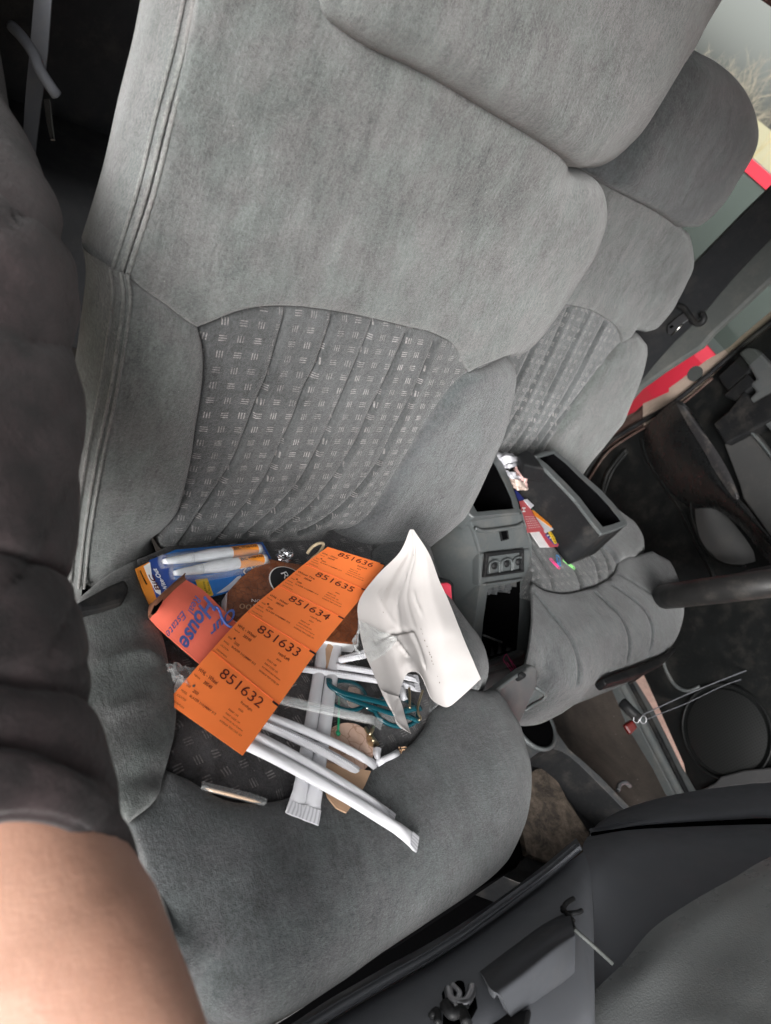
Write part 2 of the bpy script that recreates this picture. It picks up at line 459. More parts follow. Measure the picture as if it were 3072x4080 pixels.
def plain(name, c, rough=.5, spec=.4, metal=0.0):
    m = NT(name, rough, spec); ob = m.coord('Object')
    m.col(m.mix(m.ramp(m.noise(120, 4, .6, ob), .35, .7, 0, .35), c, tuple(a*.75 for a in c))); m.b.inputs['Metallic'].default_value = metal; return m.m
def clear(name, tint=(1, 1, 1), alpha=.25, rough=.08):
    m = NT(name, rough, .8); ob = m.coord('Object')
    m.col(tint); m.bump(m.noise(180, 3, .6, ob), .35, .002)
    tr = m.n('ShaderNodeBsdfTransparent'); tr.inputs[0].default_value = (.97, .98, .98, 1); mx = m.n('ShaderNodeMixShader')
    fr = m.n('ShaderNodeLayerWeight'); fr.inputs['Blend'].default_value = .35
    fac = m.math('ADD', m.math('MULTIPLY', fr.outputs['Fresnel'], .16), alpha, clamp=True)
    out = [n for n in m.t.nodes if n.type == 'OUTPUT_MATERIAL'][0]
    m.l(fac, mx.inputs[0]); m.l(tr.outputs[0], mx.inputs[1]); m.l(m.b.outputs[0], mx.inputs[2]); m.l(mx.outputs[0], out.inputs['Surface'])
    return m.m
M = {}
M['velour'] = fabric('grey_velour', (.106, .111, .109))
M['velour_shaded'] = fabric('shaded_grey_velour', (.078, .083, .086))  # same velour darkened, shade put into the colour of cushions and far headrest
M['pat'] = fabric('patterned_velour', (.088, .092, .094), True, ang=math.radians(-6))
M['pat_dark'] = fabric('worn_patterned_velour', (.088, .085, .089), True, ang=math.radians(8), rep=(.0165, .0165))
M['pat2'] = fabric('patterned_velour_far', (.11, .116, .118), True, rep=(.0165, .0165))
M['pipe'] = fabric('braided_piping', (.15, .15, .145), streak=0)
M['black'] = plastic('black_plastic', (.011, .0115, .0125), .5, .2)
M['dash'] = plastic('dash_plastic', (.155, .163, .18), .55, .25, 1300, .10, .35)
M['dash_l'] = plastic('dash_pad_glare', (.20, .21, .212), .30, .7, 700, .1, .5)  # dash plastic made paler, the pad's glare put into its colour
M['cons'] = plastic('console_plastic', (.085, .094, .096), .45, .45, 1100, .35)
M['consd'] = plastic('dusty_console_plastic', (.07, .074, .078), .55, .4, 900, .8)
M['hole'] = plain('shade_black', (.003, .003, .0033), 1.0, 0.0)  # near-black colour standing in for shade inside openings and gaps
M['door'] = plastic('door_plastic', (.007, .0078, .008), .5, .22, 1000, .1)
M['door_g'] = plastic('door_trim_grey', (.065, .070, .068), .6, .3, 900, .2)
M['beige'] = plain('primer_beige_metal', (.42, .33, .27), .5, .4)
M['white'] = paper('glossy_white_paper', (.47, .445, .435), .75, .03, .05, .1)
M['whited'] = plain('dirt_speck', (.15, .12, .1), .8)
M['straw'] = paper('straw_wrapper_paper', (.68, .68, .71), .6, .05, .3)
M['orange'] = paper('fluorescent_orange_paper', (1.0, .23, .055), .5, .03, .05, .35)
M['ink'] = plain('dark_red_ink', (.10, .015, .012), .6, .3)
M['kraft'] = paper('tan_card', (.48, .31, .20), .8, .15, .3)
M['coral'] = paper('coral_card', (1.0, .20, .13), .6, .07, .15)
M['coral_in'] = paper('card_inside', (.10, .06, .045), .8, .2)
M['blueink'] = plain('blue_print', (.09, .14, .42), .5)
M['cblue'] = paper('glossy_blue_card', (.02, .17, .55), .25, .15, .05, .5)
M['cnavy'] = paper('glossy_navy_card', (.02, .06, .28), .3, .1, .05, .5)
M['corange'] = paper('glossy_orange_card', (.80, .27, .03), .3, .08, .05, .5)
M['cyellow'] = paper('yellow_print', (.85, .55, .04), .4)
M['wh'] = plain('white_print', (.85, .85, .86), .5)
M['blk'] = plain('black_print', (.01, .01, .012), .5)
M['penwhite'] = plain('white_pen_plastic', (.80, .80, .84), .25, .5)
M['teal'] = plastic('teal_acetate', (.005, .065, .085), .22, .5, 400, .03, .05)
M['green'] = plain('green_plastic', (.02, .30, .14), .35)
M['metal'] = plain('bright_metal', (.72, .70, .66), .25, .5, 1.0)
M['gold'] = plain('brass_metal', (.60, .50, .33), .3, .5, 1.0)
M['steel'] = plain('dull_steel', (.40, .40, .42), .4, .5, 1.0)
M['clear'] = clear('clear_plastic', alpha=.08)
M['wrap'] = clear('crinkled_film', alpha=.07)
M['blister'] = clear('blister_plastic', alpha=.02, rough=.05)
M['lens'] = clear('spectacle_lens', alpha=.05, rough=.02)
M['redbtn'] = plain('red_button_plastic', (.70, .05, .09), .35)
M['tooth'] = plain('toothpick_wood', (.62, .40, .25), .7)
M['foil'] = plain('aluminium_foil', (.8, .82, .85), .2, .5, 1.0)
M['band'] = plain('cream_rubber', (.62, .50, .33), .6)
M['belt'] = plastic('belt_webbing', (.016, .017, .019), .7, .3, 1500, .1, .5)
M['belt_g'] = plastic('grey_belt_webbing', (.13, .135, .15), .6, .3, 1500, .2, .5)
for k, c in dict(pink=(.85, .05, .25), blue=(.02, .25, .65), lime=(.25, .75, .2)).items(): M['clip_'+k] = plain('vinyl_'+k, c, .3)
# brown cracked leather
m = NT('brown_leather_card', .32, .5); ob = m.coord('Object')
cr_ = m.ramp(m.vor(160, m.coord('Object', (1, 1, 1)), 'DISTANCE_TO_EDGE'), 0, .08, 1, 0); cb_ = m.ramp(m.noise(55, 5, .7, ob), .35, .65)
m.col(m.mix(m.math('MULTIPLY', cr_, .6), m.mix(cb_, (.13, .035, .012), (.30, .10, .04)), (.045, .014, .008))); m.bump(cr_, .4, .0006); M['leather'] = m.m
# cracked tan disc
m = NT('cracked_tan_disc', .75, .2); ob = m.coord('Object')
wr = m.n('ShaderNodeVectorMath', operation='ADD'); nn_ = m.n('ShaderNodeTexNoise'); nn_.inputs['Scale'].default_value = 60; m.l(ob, nn_.inputs['Vector'])
sc_ = m.n('ShaderNodeVectorMath', operation='SCALE'); sc_.inputs['Scale'].default_value = .02; m.l(nn_.outputs['Color'], sc_.inputs[0]); m.l(ob, wr.inputs[0]); m.l(sc_.outputs[0], wr.inputs[1])
ck = m.ramp(m.vor(75, wr.outputs[0], 'DISTANCE_TO_EDGE'), 0, .045, 1, 0)
m.col(m.mix(m.math('MULTIPLY', ck, .65), m.mix(m.ramp(m.noise(40, 5, .7, ob), .35, .65), (.58, .38, .29), (.70, .50, .40)), (.30, .14, .09))); m.bump(ck, -.5, .001); M['disc'] = m.m
# carpet and ground
m = NT('grimy_floor_carpet', .9, .15); ob = m.coord('Object')
f = m.ramp(m.noise(5, 7, .72, ob, .5), .36, .66); sp_ = m.ramp(m.vor(60, ob), .03, .07, 1, 0); sp_ = m.math('MULTIPLY', sp_, m.ramp(m.noise(16, 2, .5, ob), .52, .56))
m.col(m.mix(sp_, m.mix(f, (.028, .026, .024), (.085, .07, .06)), (.32, .29, .26))); m.bump(m.noise(240, 4, .7, ob), .5, .003); M['carpet'] = m.m
m = NT('gravel_ground', .95, .1); ob = m.coord('Object')
m.col(m.mix(m.ramp(m.noise(60, 6, .75, ob), .35, .65), (.48, .43, .36), (.68, .61, .51))); m.bump(m.noise(90, 5, .7, ob), .6, .01); M['ground'] = m.m
m = NT('dusty_tray_bottom', .9, .2); ob = m.coord('Object')
a = m.ramp(m.noise(34, 7, .75, ob, .4), .38, .64); b_ = m.ramp(m.vor(38, ob), .15, .35, 1, 0)
m.col(m.mix(a, (.045, .038, .033), m.mix(m.math('MULTIPLY', b_, .6), (.17, .135, .105), (.045, .036, .032)))); m.bump(m.noise(180, 5, .7, ob), .7, .003); M['dust'] = m.m
# sleeve, skin
m = NT('dark_brown_cloth', .9, .15); ob = m.coord('Object')
m.col(m.mix(m.ramp(m.noise(22, 6, .7, ob), .38, .62), (.032, .0225, .0235), (.010, .008, .0085))); m.bump(m.noise(130, 6, .7, ob), .5, .004)
m.b.inputs['Sheen Weight'].default_value = .15; M['cloth'] = m.m
m = NT('skin', .5, .35); ob = m.coord('Object')
m.col(m.mix(m.ramp(m.noise(14, 4, .6, ob), .35, .65), (.35, .19, .135), (.44, .255, .185))); m.bump(m.noise(160, 6, .7, ob), .35, .0015)
m.b.inputs['Subsurface Weight'].default_value = .15; m.b.inputs['Subsurface Radius'].default_value = (.01, .004, .002); m.b.inputs['Subsurface Scale'].default_value = .3; M['skin'] = m.m
m = NT('red_car_paint', .25, .5); m.col((.88, .05, .09)); m.b.inputs['Coat Weight'].default_value = .6; M['redpaint'] = m.m
m = NT('dark_window_glass', .04, .8); m.col((.10, .12, .115)); M['glass'] = m.m
m = NT('weathered_wall', .8, .2); ob = m.coord('Object'); m.col(m.mix(m.ramp(m.noise(3, 5, .6, ob), .3, .7), (.42, .39, .28), (.48, .44, .33))); M['cream'] = m.m
m = NT('bare_bark', .9, .1); ob = m.coord('Object'); m.col(m.mix(m.noise(8, 4, .6, ob), (.34, .29, .24), (.50, .44, .37))); M['bark'] = m.m
m = NT('dry_grass', .9, .1); m.col((.55, .42, .20)); M['dry'] = m.m

# ================================================================ setting
def gridplane(name, x0, x1, y0, y1, z, mat, kind='structure', n=2, f=None):
    xs, ys = np.linspace(x0, x1, n), np.linspace(y0, y1, n)
    V = [(x, y, z+(f(x, y) if f else 0)) for y in ys for x in xs]
    F = [(j*n+i, j*n+i+1, (j+1)*n+i+1, (j+1)*n+i) for j in range(n-1) for i in range(n-1)]
    return tag(mk(name, V, F, mat, None), None, None, None, kind)
gridplane('ground', -60, 60, -60, 60, 0.0, M['ground'])
FZ = .51
o = gridplane('floor', .0, 1.42, -1.2, 1.6, FZ, M['carpet'], n=60, f=lambda x, y: .006*math.sin(x*17+y*5)*math.sin(y*13)+.004*math.sin(x*41+1)*math.sin(y*37))
FX = Frame((1.40, 0, 1.36), (0, 1, 0), (0, 0, 1), (-1, 0, 0))
FZF = Frame((0, 0, FZ), (1, 0, 0), (0, -1, 0), (0, 0, 1))
WX = Frame((0, 0, 0), (1, 0, 0), (0, 1, 0), (0, 0, 1))
# ---- body shell of the car
car = root('car', (1.42, 1.0, .5), 'black interior shell of the car around the seats: roof, far pillar and door sill', 'car')
box('roof', WX, .03, 1.46, -.42, 2.3, 1.66, 1.70, M['belt'], car, .01)  # unseen; front edge stretched forward past the header to shade the headrests
box('firewall_light_block', WX, -.02, 1.40, -.80, -.74, .30, 1.0, M['hole'], car, .01)  # unseen box, added to stop low light coming in from the front
box('roof_rail', WX, 1.38, 1.46, -.5, 2.3, 1.575, 1.66, M['black'], car, .015)
box('rear_wall', WX, .0, 1.46, 2.25, 2.30, .45, 1.66, M['black'], car)
box('side_panel', WX, 1.395, 1.46, .88, 2.25, .40, 1.13, M['black'], car, .01)
box('near_side_panel', WX, -.03, .03, .62, 2.25, .40, 1.66, M['black'], car, .01)
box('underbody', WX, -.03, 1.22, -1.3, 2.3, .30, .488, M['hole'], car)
# driver-side pillar traced on the body side
slab('pillar', FX, [(3110, 690), (2950, 845), (2760, 1040), (2500, 1290), (2300, 1520), (2150, 1800), (2250, 1900), (2447, 1672), (2552, 1552), (2652, 1480), (2799, 1385), (2846, 1330), (2934, 1250), (3072, 1120), (3400, 860), (3900, 420), (3700, 140)], -.015, .0, M['door_g'], car, bev=.008)
sl = [(2449, 2698), (2520, 2800), (2600, 2960), (2660, 3070), (2740, 3200)]
a0 = crom([(1.315, .62), (1.315, -.62)], 20)
slab('door_sill', FZF, [(2300, 2400), (2449, 2698), (2560, 2906), (2695, 3163), (2760, 3290), (2860, 3290), (2720, 3050), (2604, 2818), (2526, 2691), (2400, 2430)], -.03, .022, M['cons'], car, bev=.006)
tube('sill_trim', [FZF.W(x, y, .024) for x, y in crom([(2330, 2430), (2462, 2698), (2573, 2906), (2708, 3163), (2770, 3290)], step=30)], .009, M['cons'], car, 12)
tube('sill_seal', [FZF.W(x, y, .024) for x, y in crom([(2370, 2430), (2500, 2700), (2590, 2870), (2700, 3090), (2780, 3250)], step=30)], .006, M['black'], car, 12)

# ================================================================ seats
def lip(u0, w): return lambda u, v: u
def smooth01(x): x = np.clip(x, 0, 1); return x*x*(3-2*x)
# --- near seat, backrest (frame FB, pixels traced on the photo)
seat = root('car_seat', FC.w(.0, .15, -.30), 'grey velour passenger seat in the foreground, its cushion strewn with clutter', 'car seat', 'front seats')
def bb(u, v):   # common swell of the backrest
    return .012*smooth01((v-.33)/.15)-.012*np.exp(-(v/.09)**2)
pl = [(791, 0), (740, 227), (671, 479), (602, 756), (539, 958), (495, 1090)]
pl_up = [(880, -420), (840, -200)]+pl
pr_low = [(495, 1090), (506, 1200), (481, 1390), (449, 1580), (405, 1790), (372, 1970), (345, 2150), (325, 2345)]
seam_mid_l = [(495, 1090), (530, 1118), (600, 1172), (654, 1208), (735, 1271), (785, 1302)]
arch = [(785, 1302), (843, 1280), (897, 1257), (960, 1235), (1050, 1220), (1176, 1219), (1338, 1239), (1500, 1271), (1626, 1302), (1700, 1317), (1754, 1339), (1808, 1368), (1837, 1400), (1852, 1440), (1868, 1483)]
seam_mid_r = [(1868, 1483), (1888, 1469), (1935, 1449), (1989, 1429), (2029, 1416)]
up_right = [(2029, 1416), (2062, 1400), (2109, 1357), (2163, 1288), (2206, 1227), (2240, 1172), (2285, 1100), (2340, 1010), (2375, 920), (2392, 855), (2392, 796), (2375, 731), (2329, 681)]
head_seam = [(1250, -300), (1290, -60), (1300, 20), (1333, 82), (1484, 189), (1660, 271), (1799, 347), (1976, 454), (2165, 567), (2329, 681)]
head_right = [(2329, 681), (2394, 632), (2474, 552), (2529, 472), (2579, 388), (2638, 288), (2688, 209), (2733, 119), (2802, 0), (2950, -330)]
ins_l = [(785, 1302), (805, 1388), (807, 1487), (793, 1604), (775, 1712), (762, 1811), (735, 1937), (708, 2036), (672, 2108), (640, 2190)]
ins_bot = [(640, 2190), (700, 2205), (765, 2197), (857, 2188), (962, 2170), (1050, 2165), (1118, 2162), (1200, 2157), (1338, 2144)]
ins_r = [(1868, 1483), (1812, 1530), (1772, 1581), (1729, 1639), (1700, 1682), (1617, 1820), (1545, 1937), (1500, 2018), (1446, 2081), (1383, 2126), (1338, 2144)]
rb_out = [(2029, 1416), (2034, 1462), (2030, 1500), (2020, 1552), (2005, 1624), (1987, 1693), (1955, 1770), (1912, 1868), (1870, 1958), (1828, 2030), (1786, 2072), (1748, 2106), (1689, 2153), (1640, 2190), (1575, 2210), (1532, 2212), (1478, 2200), (1402, 2172), (1338, 2144)]
lb_bot = [(325, 2345), (411, 2335), (481, 2303), (538, 2265), (589, 2227), (640, 2190)]
R_ = lambda p: list(reversed(p))
ub = cushion('upper_backrest', FB, [('s', pl_up), ('s', seam_mid_l), ('s', arch), ('s', seam_mid_r), ('o', up_right), ('s', R_(head_seam)), ('s', [(1250, -300), (1060, -480), (880, -420)])],
        lambda u, v: bb(u, v)+.008, M['velour'], seat, seam=(.004, .010), outer=(.035, .06), od=.10, res=.007, skirt=.03)
cushion('headrest', FB, [('s', head_seam), ('o', head_right), ('o', [(2950, -330), (2600, -900), (1800, -1000), (1250, -300)])],
        lambda u, v: bb(u, v)+.034, M['velour'], seat, seam=(.018, .022), outer=(.05, .07), od=.10, res=.008, skirt=.045)
ribs = [[(1158, 1215), (1113, 1370), (1077, 1496), (1032, 1604), (987, 1730), (942, 1847), (879, 1964), (807, 2090), (745, 2200)],
        [(1343, 1238), (1311, 1334), (1266, 1460), (1221, 1550), (1176, 1676), (1131, 1775), (1086, 1892), (1032, 1991), (960, 2090), (890, 2185)],
        [(1502, 1268), (1464, 1361), (1410, 1487), (1356, 1613), (1311, 1721), (1266, 1820), (1212, 1928), (1140, 2027), (1050, 2117), (1000, 2165)],
        [(1638, 1304), (1590, 1415), (1536, 1532), (1482, 1640), (1437, 1748), (1383, 1847), (1329, 1937), (1257, 2036), (1176, 2108), (1120, 2155)],
        [(1750, 1335), (1707, 1442), (1662, 1550), (1617, 1640), (1572, 1730), (1518, 1847), (1455, 1946), (1374, 2045), (1284, 2117), (1220, 2150)]]
cushion('insert', FB, [('s', R_(arch)), ('s', ins_l), ('o', ins_bot), ('s', R_(ins_r))],
        lambda u, v: bb(u, v)-.002, M['pat'], seat, seam=(.004, .012), outer=(.03, .045), od=.04, ob=0.0, res=.0055, grooves=[(r, .0048, .0024) for r in ribs], skirt=.03)
cushion('side_bolster', FB, [('f', pr_low), ('o', lb_bot), ('s', R_(ins_l)), ('s', R_(seam_mid_l))],
        lambda u, v: bb(u, v)+.012, M['velour'], seat, seam=(.010, .03), outer=(.035, .06), od=.08, ob=0, res=.006, skirt=.04)
cushion('side_bolster', FB, [('s', R_(seam_mid_r)), ('o', rb_out), ('s', R_(ins_r))],
        lambda u, v: bb(u, v)+.010, M['velour_shaded'], seat, seam=(.010, .03), outer=(.04, .06), od=.09, ob=0.004, res=.006, skirt=.04)
# wrap-round side panels left of the piping
def fitb(x, y):
    h = .012
    for _ in range(3): u, v = FB.px(x, y, h); h = float(bb(u, v))+.012
    return h
def sidepanel(name, pts, h0, dep, bul, mat, pick=None):
    q = crom(pts, step=18); G = []
    T_ = np.linspace(0, 1, 14)
    for t in T_:
        row = []
        for x, y in q:
            h = h0 if h0 < .01 else fitb(x, y)
            u, v = FB.px(x, y, h); row.append(FB.w(u-(.004 if h0 < .01 else -.0005)-bul*math.sin(math.pi*min(1, t*1.02))*(.9), v, h-dep*t))
        G.append(row)
    n = len(q); V = [p for r in G for p in r]; F = [(i*n+j, i*n+j+1, (i+1)*n+j+1, (i+1)*n+j) for i in range(len(T_)-1) for j in range(n-1)]
    uvs = [(k % n*.01, k//n*.01) for k in range(len(V))]
    return fixn(mk(name, V, F, mat, seat, uvs=uvs))
sidepanel('side_panel', pl_up, .006, .085, .010, M['velour'])
sidepanel('side_panel', pr_low+[(315, 2480)], .013, .085, .016, M['velour'])
box('back_panel', FB, FB.px(560, 1000)[0]+.06, FB.px(2000, 1000)[0]+.0, -.02, .60, -.13, -.085, M['velour_shaded'], seat, .01)
for path, hh in ((pl_up, .006), (pr_low, .0135)):
    low = path is pr_low; q = crom(path, step=14)
    for du in (-.0024, .0020):
        hf = (lambda x, y: fitb(x, y)+.0003) if low else (lambda x, y: hh)
        pts = [FB.w(*(np.array(FB.px(x, y, hf(x, y)))+(du, 0)), hf(x, y)-.0005+(.0012 if du > 0 else 0)) for x, y in q]
        pts = [p+FB.N*.0003*math.sin(i*1.9) for i, p in enumerate(pts)]
        tube('piping', pts, .0012 if low else .0017, M['pipe'], seat, 8)
    pts = [FB.w(*(np.array(FB.px(x, y, hf(x, y)))+(-.0075, 0)), hf(x, y)-(.008 if low else .0035)) for x, y in q]
    tube('piping', pts, .0012, M['pipe'], seat, 8)
pts = [FB.W(x, y, .018) for x, y in crom([(1240, -200), (1275, -60), (1318, 50)], step=14)]
tube('piping', pts, .004, M['pipe'], seat, 8); tube('piping', [p+FB.U*.010 for p in pts], .004, M['pipe'], seat, 8)

# --- near seat, cushion
def cb(u, v): return .010*smooth01(v/.2)
c_insL = [(545, 2230), (560, 2330), (610, 2450), (655, 2560), (675, 2650), (692, 2740), (702, 2821), (695, 2921), (675, 3001), (659, 3068)]
c_insF = [(659, 3068), (700, 3087), (745, 3105), (790, 3132), (850, 3168), (910, 3192), (970, 3200), (1030, 3201), (1090, 3195), (1150, 3180), (1260, 3150), (1400, 3105), (1520, 3040), (1637, 2966), (1700, 2890), (1724, 2830)]
c_insR = [(1724, 2830), (1722, 2740), (1690, 2620), (1640, 2500), (1580, 2380), (1510, 2260), (1480, 2150)]
cc_l = [(440, 3330), (508, 3279), (622, 3182), (659, 3068)]
cushion('seat_insert', FC, [('s', c_insL), ('s', c_insF), ('s', c_insR), ('s', [(1480, 2150), (1000, 2060), (545, 2230)])],
        lambda u, v: cb(u, v)-.004, M['pat_dark'], seat, seam=(.004, .012), res=.006, skirt=.03,
        grooves=[([(850, 2250), (880, 2600), (870, 2900), (850, 3165)], .002, .005), ([(1080, 2250), (1130, 2600), (1130, 2900), (1130, 3180)], .002, .005), ([(1280, 2250), (1380, 2600), (1420, 2850), (1430, 3090)], .002, .005)])
fl_out = [(1929, 2752), (1962, 2783), (1993, 2828), (2020, 2874), (2048, 2917), (2060, 2948), (2073, 2997), (2086, 3050), (2097, 3100), (2095, 3205), (2074, 3308), (2030, 3407), (1986, 3470), (1874, 3560), (1706, 3673), (1537, 3785), (1368, 3907), (1200, 4013), (1080, 4075), (960, 4100), (850, 4060), (736, 3931)]
fl_pip = [(736, 3931), (675, 3804), (642, 3670), (602, 3523), (568, 3402), (508, 3279)]
cushion('seat_front', FC, [('s', [(508, 3279), (622, 3182), (659, 3068)]), ('s', c_insF), ('s', [(1724, 2830), (1800, 2765), (1868, 2744), (1929, 2752)]), ('o', fl_out), ('s', fl_pip)],
        lambda u, v: cb(u, v)+.006+0*u, M['velour_shaded'], seat, seam=(.006, .02), outer=(.045, .085), od=.05, ob=.0, res=.0075, skirt=.06)
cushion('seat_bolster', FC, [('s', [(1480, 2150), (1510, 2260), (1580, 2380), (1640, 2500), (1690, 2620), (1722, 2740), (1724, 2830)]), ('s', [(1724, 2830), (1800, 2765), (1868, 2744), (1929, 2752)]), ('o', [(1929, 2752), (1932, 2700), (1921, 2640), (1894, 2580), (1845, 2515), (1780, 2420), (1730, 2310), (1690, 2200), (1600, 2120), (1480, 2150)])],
        lambda u, v: cb(u, v)+.012, M['velour_shaded'], seat, seam=(.010, .03), outer=(.035, .05), od=.12, ob=.008, res=.007, skirt=.05)
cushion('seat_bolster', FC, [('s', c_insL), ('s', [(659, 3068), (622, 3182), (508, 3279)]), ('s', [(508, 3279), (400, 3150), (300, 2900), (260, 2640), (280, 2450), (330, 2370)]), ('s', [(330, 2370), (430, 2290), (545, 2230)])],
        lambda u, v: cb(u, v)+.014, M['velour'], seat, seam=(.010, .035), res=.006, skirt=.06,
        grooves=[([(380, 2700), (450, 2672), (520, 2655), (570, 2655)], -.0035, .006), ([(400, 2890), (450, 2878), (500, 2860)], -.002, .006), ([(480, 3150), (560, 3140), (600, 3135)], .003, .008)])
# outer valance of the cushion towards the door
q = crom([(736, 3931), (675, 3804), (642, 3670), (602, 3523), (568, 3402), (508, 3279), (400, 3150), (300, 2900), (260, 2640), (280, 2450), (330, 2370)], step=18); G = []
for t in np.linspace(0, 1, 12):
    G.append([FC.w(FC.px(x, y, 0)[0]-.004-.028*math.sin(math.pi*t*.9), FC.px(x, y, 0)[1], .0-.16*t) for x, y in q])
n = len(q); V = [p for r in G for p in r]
fixn(mk('seat_valance', V, [(i*n+j, i*n+j+1, (i+1)*n+j+1, (i+1)*n+j) for i in range(11) for j in range(n-1)], M['velour_shaded'], seat, uvs=[(k % n*.01, k//n*.01) for k in range(len(V))]))
q = crom([(760, 3960), (700, 3804), (662, 3670), (622, 3523), (588, 3402)], step=14)
tube('piping', [FC.W(x, y, .008) for x, y in q], .0026, M['pipe'], seat, 8)
slab('recliner_cover', FC, [(300, 2400), (430, 2330), (500, 2300), (520, 2340), (490, 2400), (400, 2425), (310, 2440)], -.01, .022, M['black'], seat, bev=.004)
u0, v0 = FC.px(1000, 3900); u1, _ = FC.px(1900, 2800)
box('seat_base', FC, u0-.02, u1+.01, -.02, FC.px(1400, 3780)[1], -.29, -.055, M['hole'], seat, .01)  # black box run forward so the gap below the cushion looks shaded

# --- driver seat
seat2 = root('car_seat', FC2.w(.0, .15, -.30), 'grey driver seat beyond the console with a black bin and colourful cards on it', 'car seat', 'front seats')
b2 = lambda u, v: .012*smooth01((v-.33)/.15)
h2seam = [(2330, 665), (2400, 706), (2439, 746), (2499, 780), (2579, 820), (2648, 860), (2728, 915)]
cushion('headrest', FB2, [('s', h2seam), ('o', [(2728, 915), (2792, 856), (2842, 791), (2887, 716), (2932, 642), (2967, 562), (2979, 487), (2967, 413), (2932, 338), (2882, 279), (2827, 236), (2773, 209), (2728, 199), (2660, 225), (2560, 320), (2430, 480), (2330, 665)])],
        lambda u, v: b2(u, v)+.034, M['velour_shaded'], seat2, seam=(.016, .025), outer=(.05, .07), od=.08, res=.010, skirt=.045)
arch2 = [(1975, 1330), (2010, 1270), (2100, 1222), (2214, 1212), (2300, 1220), (2370, 1241), (2418, 1270), (2459, 1300), (2476, 1335), (2482, 1362)]
cushion('upper_backrest', FB2, [('s', h2seam), ('o', [(2728, 915), (2743, 985), (2743, 1045), (2711, 1118), (2682, 1176), (2653, 1229), (2611, 1282), (2559, 1337)]), ('s', [(2559, 1337), (2523, 1350), (2482, 1362)]), ('s', R_(arch2)), ('s', [(1975, 1330), (1930, 1300), (1900, 1270)]), ('o', [(1900, 1270), (2050, 1000), (2180, 800), (2330, 665)])],
        lambda u, v: b2(u, v)+.008, M['velour'], seat2, seam=(.004, .012), outer=(.035, .06), od=.10, res=.009, skirt=.03)
i2r = [(2482, 1362), (2435, 1411), (2388, 1476), (2341, 1547), (2300, 1602), (2243, 1679), (2188, 1773), (2150, 1840), (2110, 1900), (2070, 1950)]
ribs2 = [[(2275, 1215), (2200, 1380), (2110, 1560), (2030, 1700), (1960, 1790), (1900, 1850)],
         [(2350, 1232), (2270, 1400), (2180, 1580), (2090, 1730), (2010, 1830), (1950, 1890)],
         [(2420, 1268), (2350, 1400), (2300, 1500), (2235, 1610), (2140, 1750), (2070, 1840), (2000, 1920)],
         [(2210, 1212), (2120, 1400), (2040, 1560), (1970, 1670), (1900, 1760)],
         [(2390, 1470), (2310, 1575), (2210, 1700), (2130, 1810), (2040, 1930)]]
i2l = [(1975, 1330), (1960, 1450), (1910, 1600), (1850, 1750), (1780, 1860)]
cushion('insert', FB2, [('s', R_(arch2)), ('s', i2l), ('s', [(1780, 1860), (1900, 1930), (2070, 1950)]), ('s', R_(i2r))],
        lambda u, v: b2(u, v)-.002, M['pat2'], seat2, seam=(.004, .012), res=.008, grooves=[(r, .008, .0035) for r in ribs2], skirt=.03)
cushion('side_bolster', FB2, [('s', [(2482, 1362), (2523, 1350), (2559, 1337)]), ('o', [(2559, 1337), (2557, 1382), (2541, 1453), (2517, 1523), (2488, 1594), (2459, 1664), (2417, 1717), (2370, 1776), (2323, 1832), (2290, 1880), (2240, 1930), (2180, 1975), (2120, 1985), (2070, 1950)]), ('s', R_(i2r))],
        lambda u, v: b2(u, v)+.012, M['velour'], seat2, seam=(.010, .03), outer=(.04, .06), od=.10, res=.008, skirt=.04)
cushion('side_bolster', FB2, [('s', i2l), ('o', [(1780, 1860), (1740, 1800), (1800, 1600), (1860, 1400), (1900, 1270)]), ('s', [(1900, 1270), (1930, 1300), (1975, 1330)])],
        lambda u, v: b2(u, v)+.012, M['velour'], seat2, seam=(.010, .03), outer=(.04, .06), od=.10, res=.01, skirt=.04)
ud0, ud1 = FB2.px(2100, 1350)[0]-.05, FB2.px(2600, 1250)[0]
box('back_panel', FB2, ud0, ud1-.01, -.02, .55, -.13, -.085, M['velour_shaded'], seat2, .01)
# cushion
ci2 = [(2020, 2260), (2060, 2285), (2110, 2318), (2158, 2350), (2206, 2363), (2260, 2366), (2326, 2351), (2398, 2324), (2446, 2288), (2464, 2240), (2440, 2198), (2386, 2162)]
cushion('seat_insert', FC2, [('s', [(2116, 2320), (2158, 2350)]+ci2[4:]), ('s', [(2386, 2162), (2300, 2080), (2200, 1980)]), ('s', [(2200, 1980), (2000, 1960), (1960, 1980)]), ('f', [(1960, 1980), (2040, 2060), (2100, 2160), (2124, 2300), (2116, 2320)])],
        lambda u, v: 0*u-.004, M['pat2'], seat2, seam=(.004, .014), res=.008, skirt=.03,
        grooves=[([(2100, 2130), (2150, 2210), (2200, 2290), (2215, 2365)], .004, .003), ([(2180, 2130), (2240, 2200), (2300, 2270), (2330, 2350)], .0045, .0032), ([(2260, 2110), (2330, 2180), (2380, 2240), (2400, 2320)], .0045, .0032), ([(2330, 2120), (2390, 2170), (2425, 2230), (2440, 2290)], .0045, .0032), ([(2010, 2130), (2080, 2200), (2130, 2260), (2150, 2340)], .0045, .0032)])
cushion('seat_bolster', FC2, [('s', [(2200, 1980), (2300, 2080), (2386, 2162), (2440, 2198), (2464, 2240)]), ('s', [(2464, 2240), (2510, 2215), (2557, 2216)]), ('o', [(2557, 2216), (2550, 2180), (2530, 2144), (2500, 2105), (2440, 2060), (2360, 2000), (2280, 1950), (2200, 1980)])],
        lambda u, v: 0*u+.008, M['velour_shaded'], seat2, seam=(.006, .03), outer=(.035, .05), od=.10, res=.009, skirt=.04)
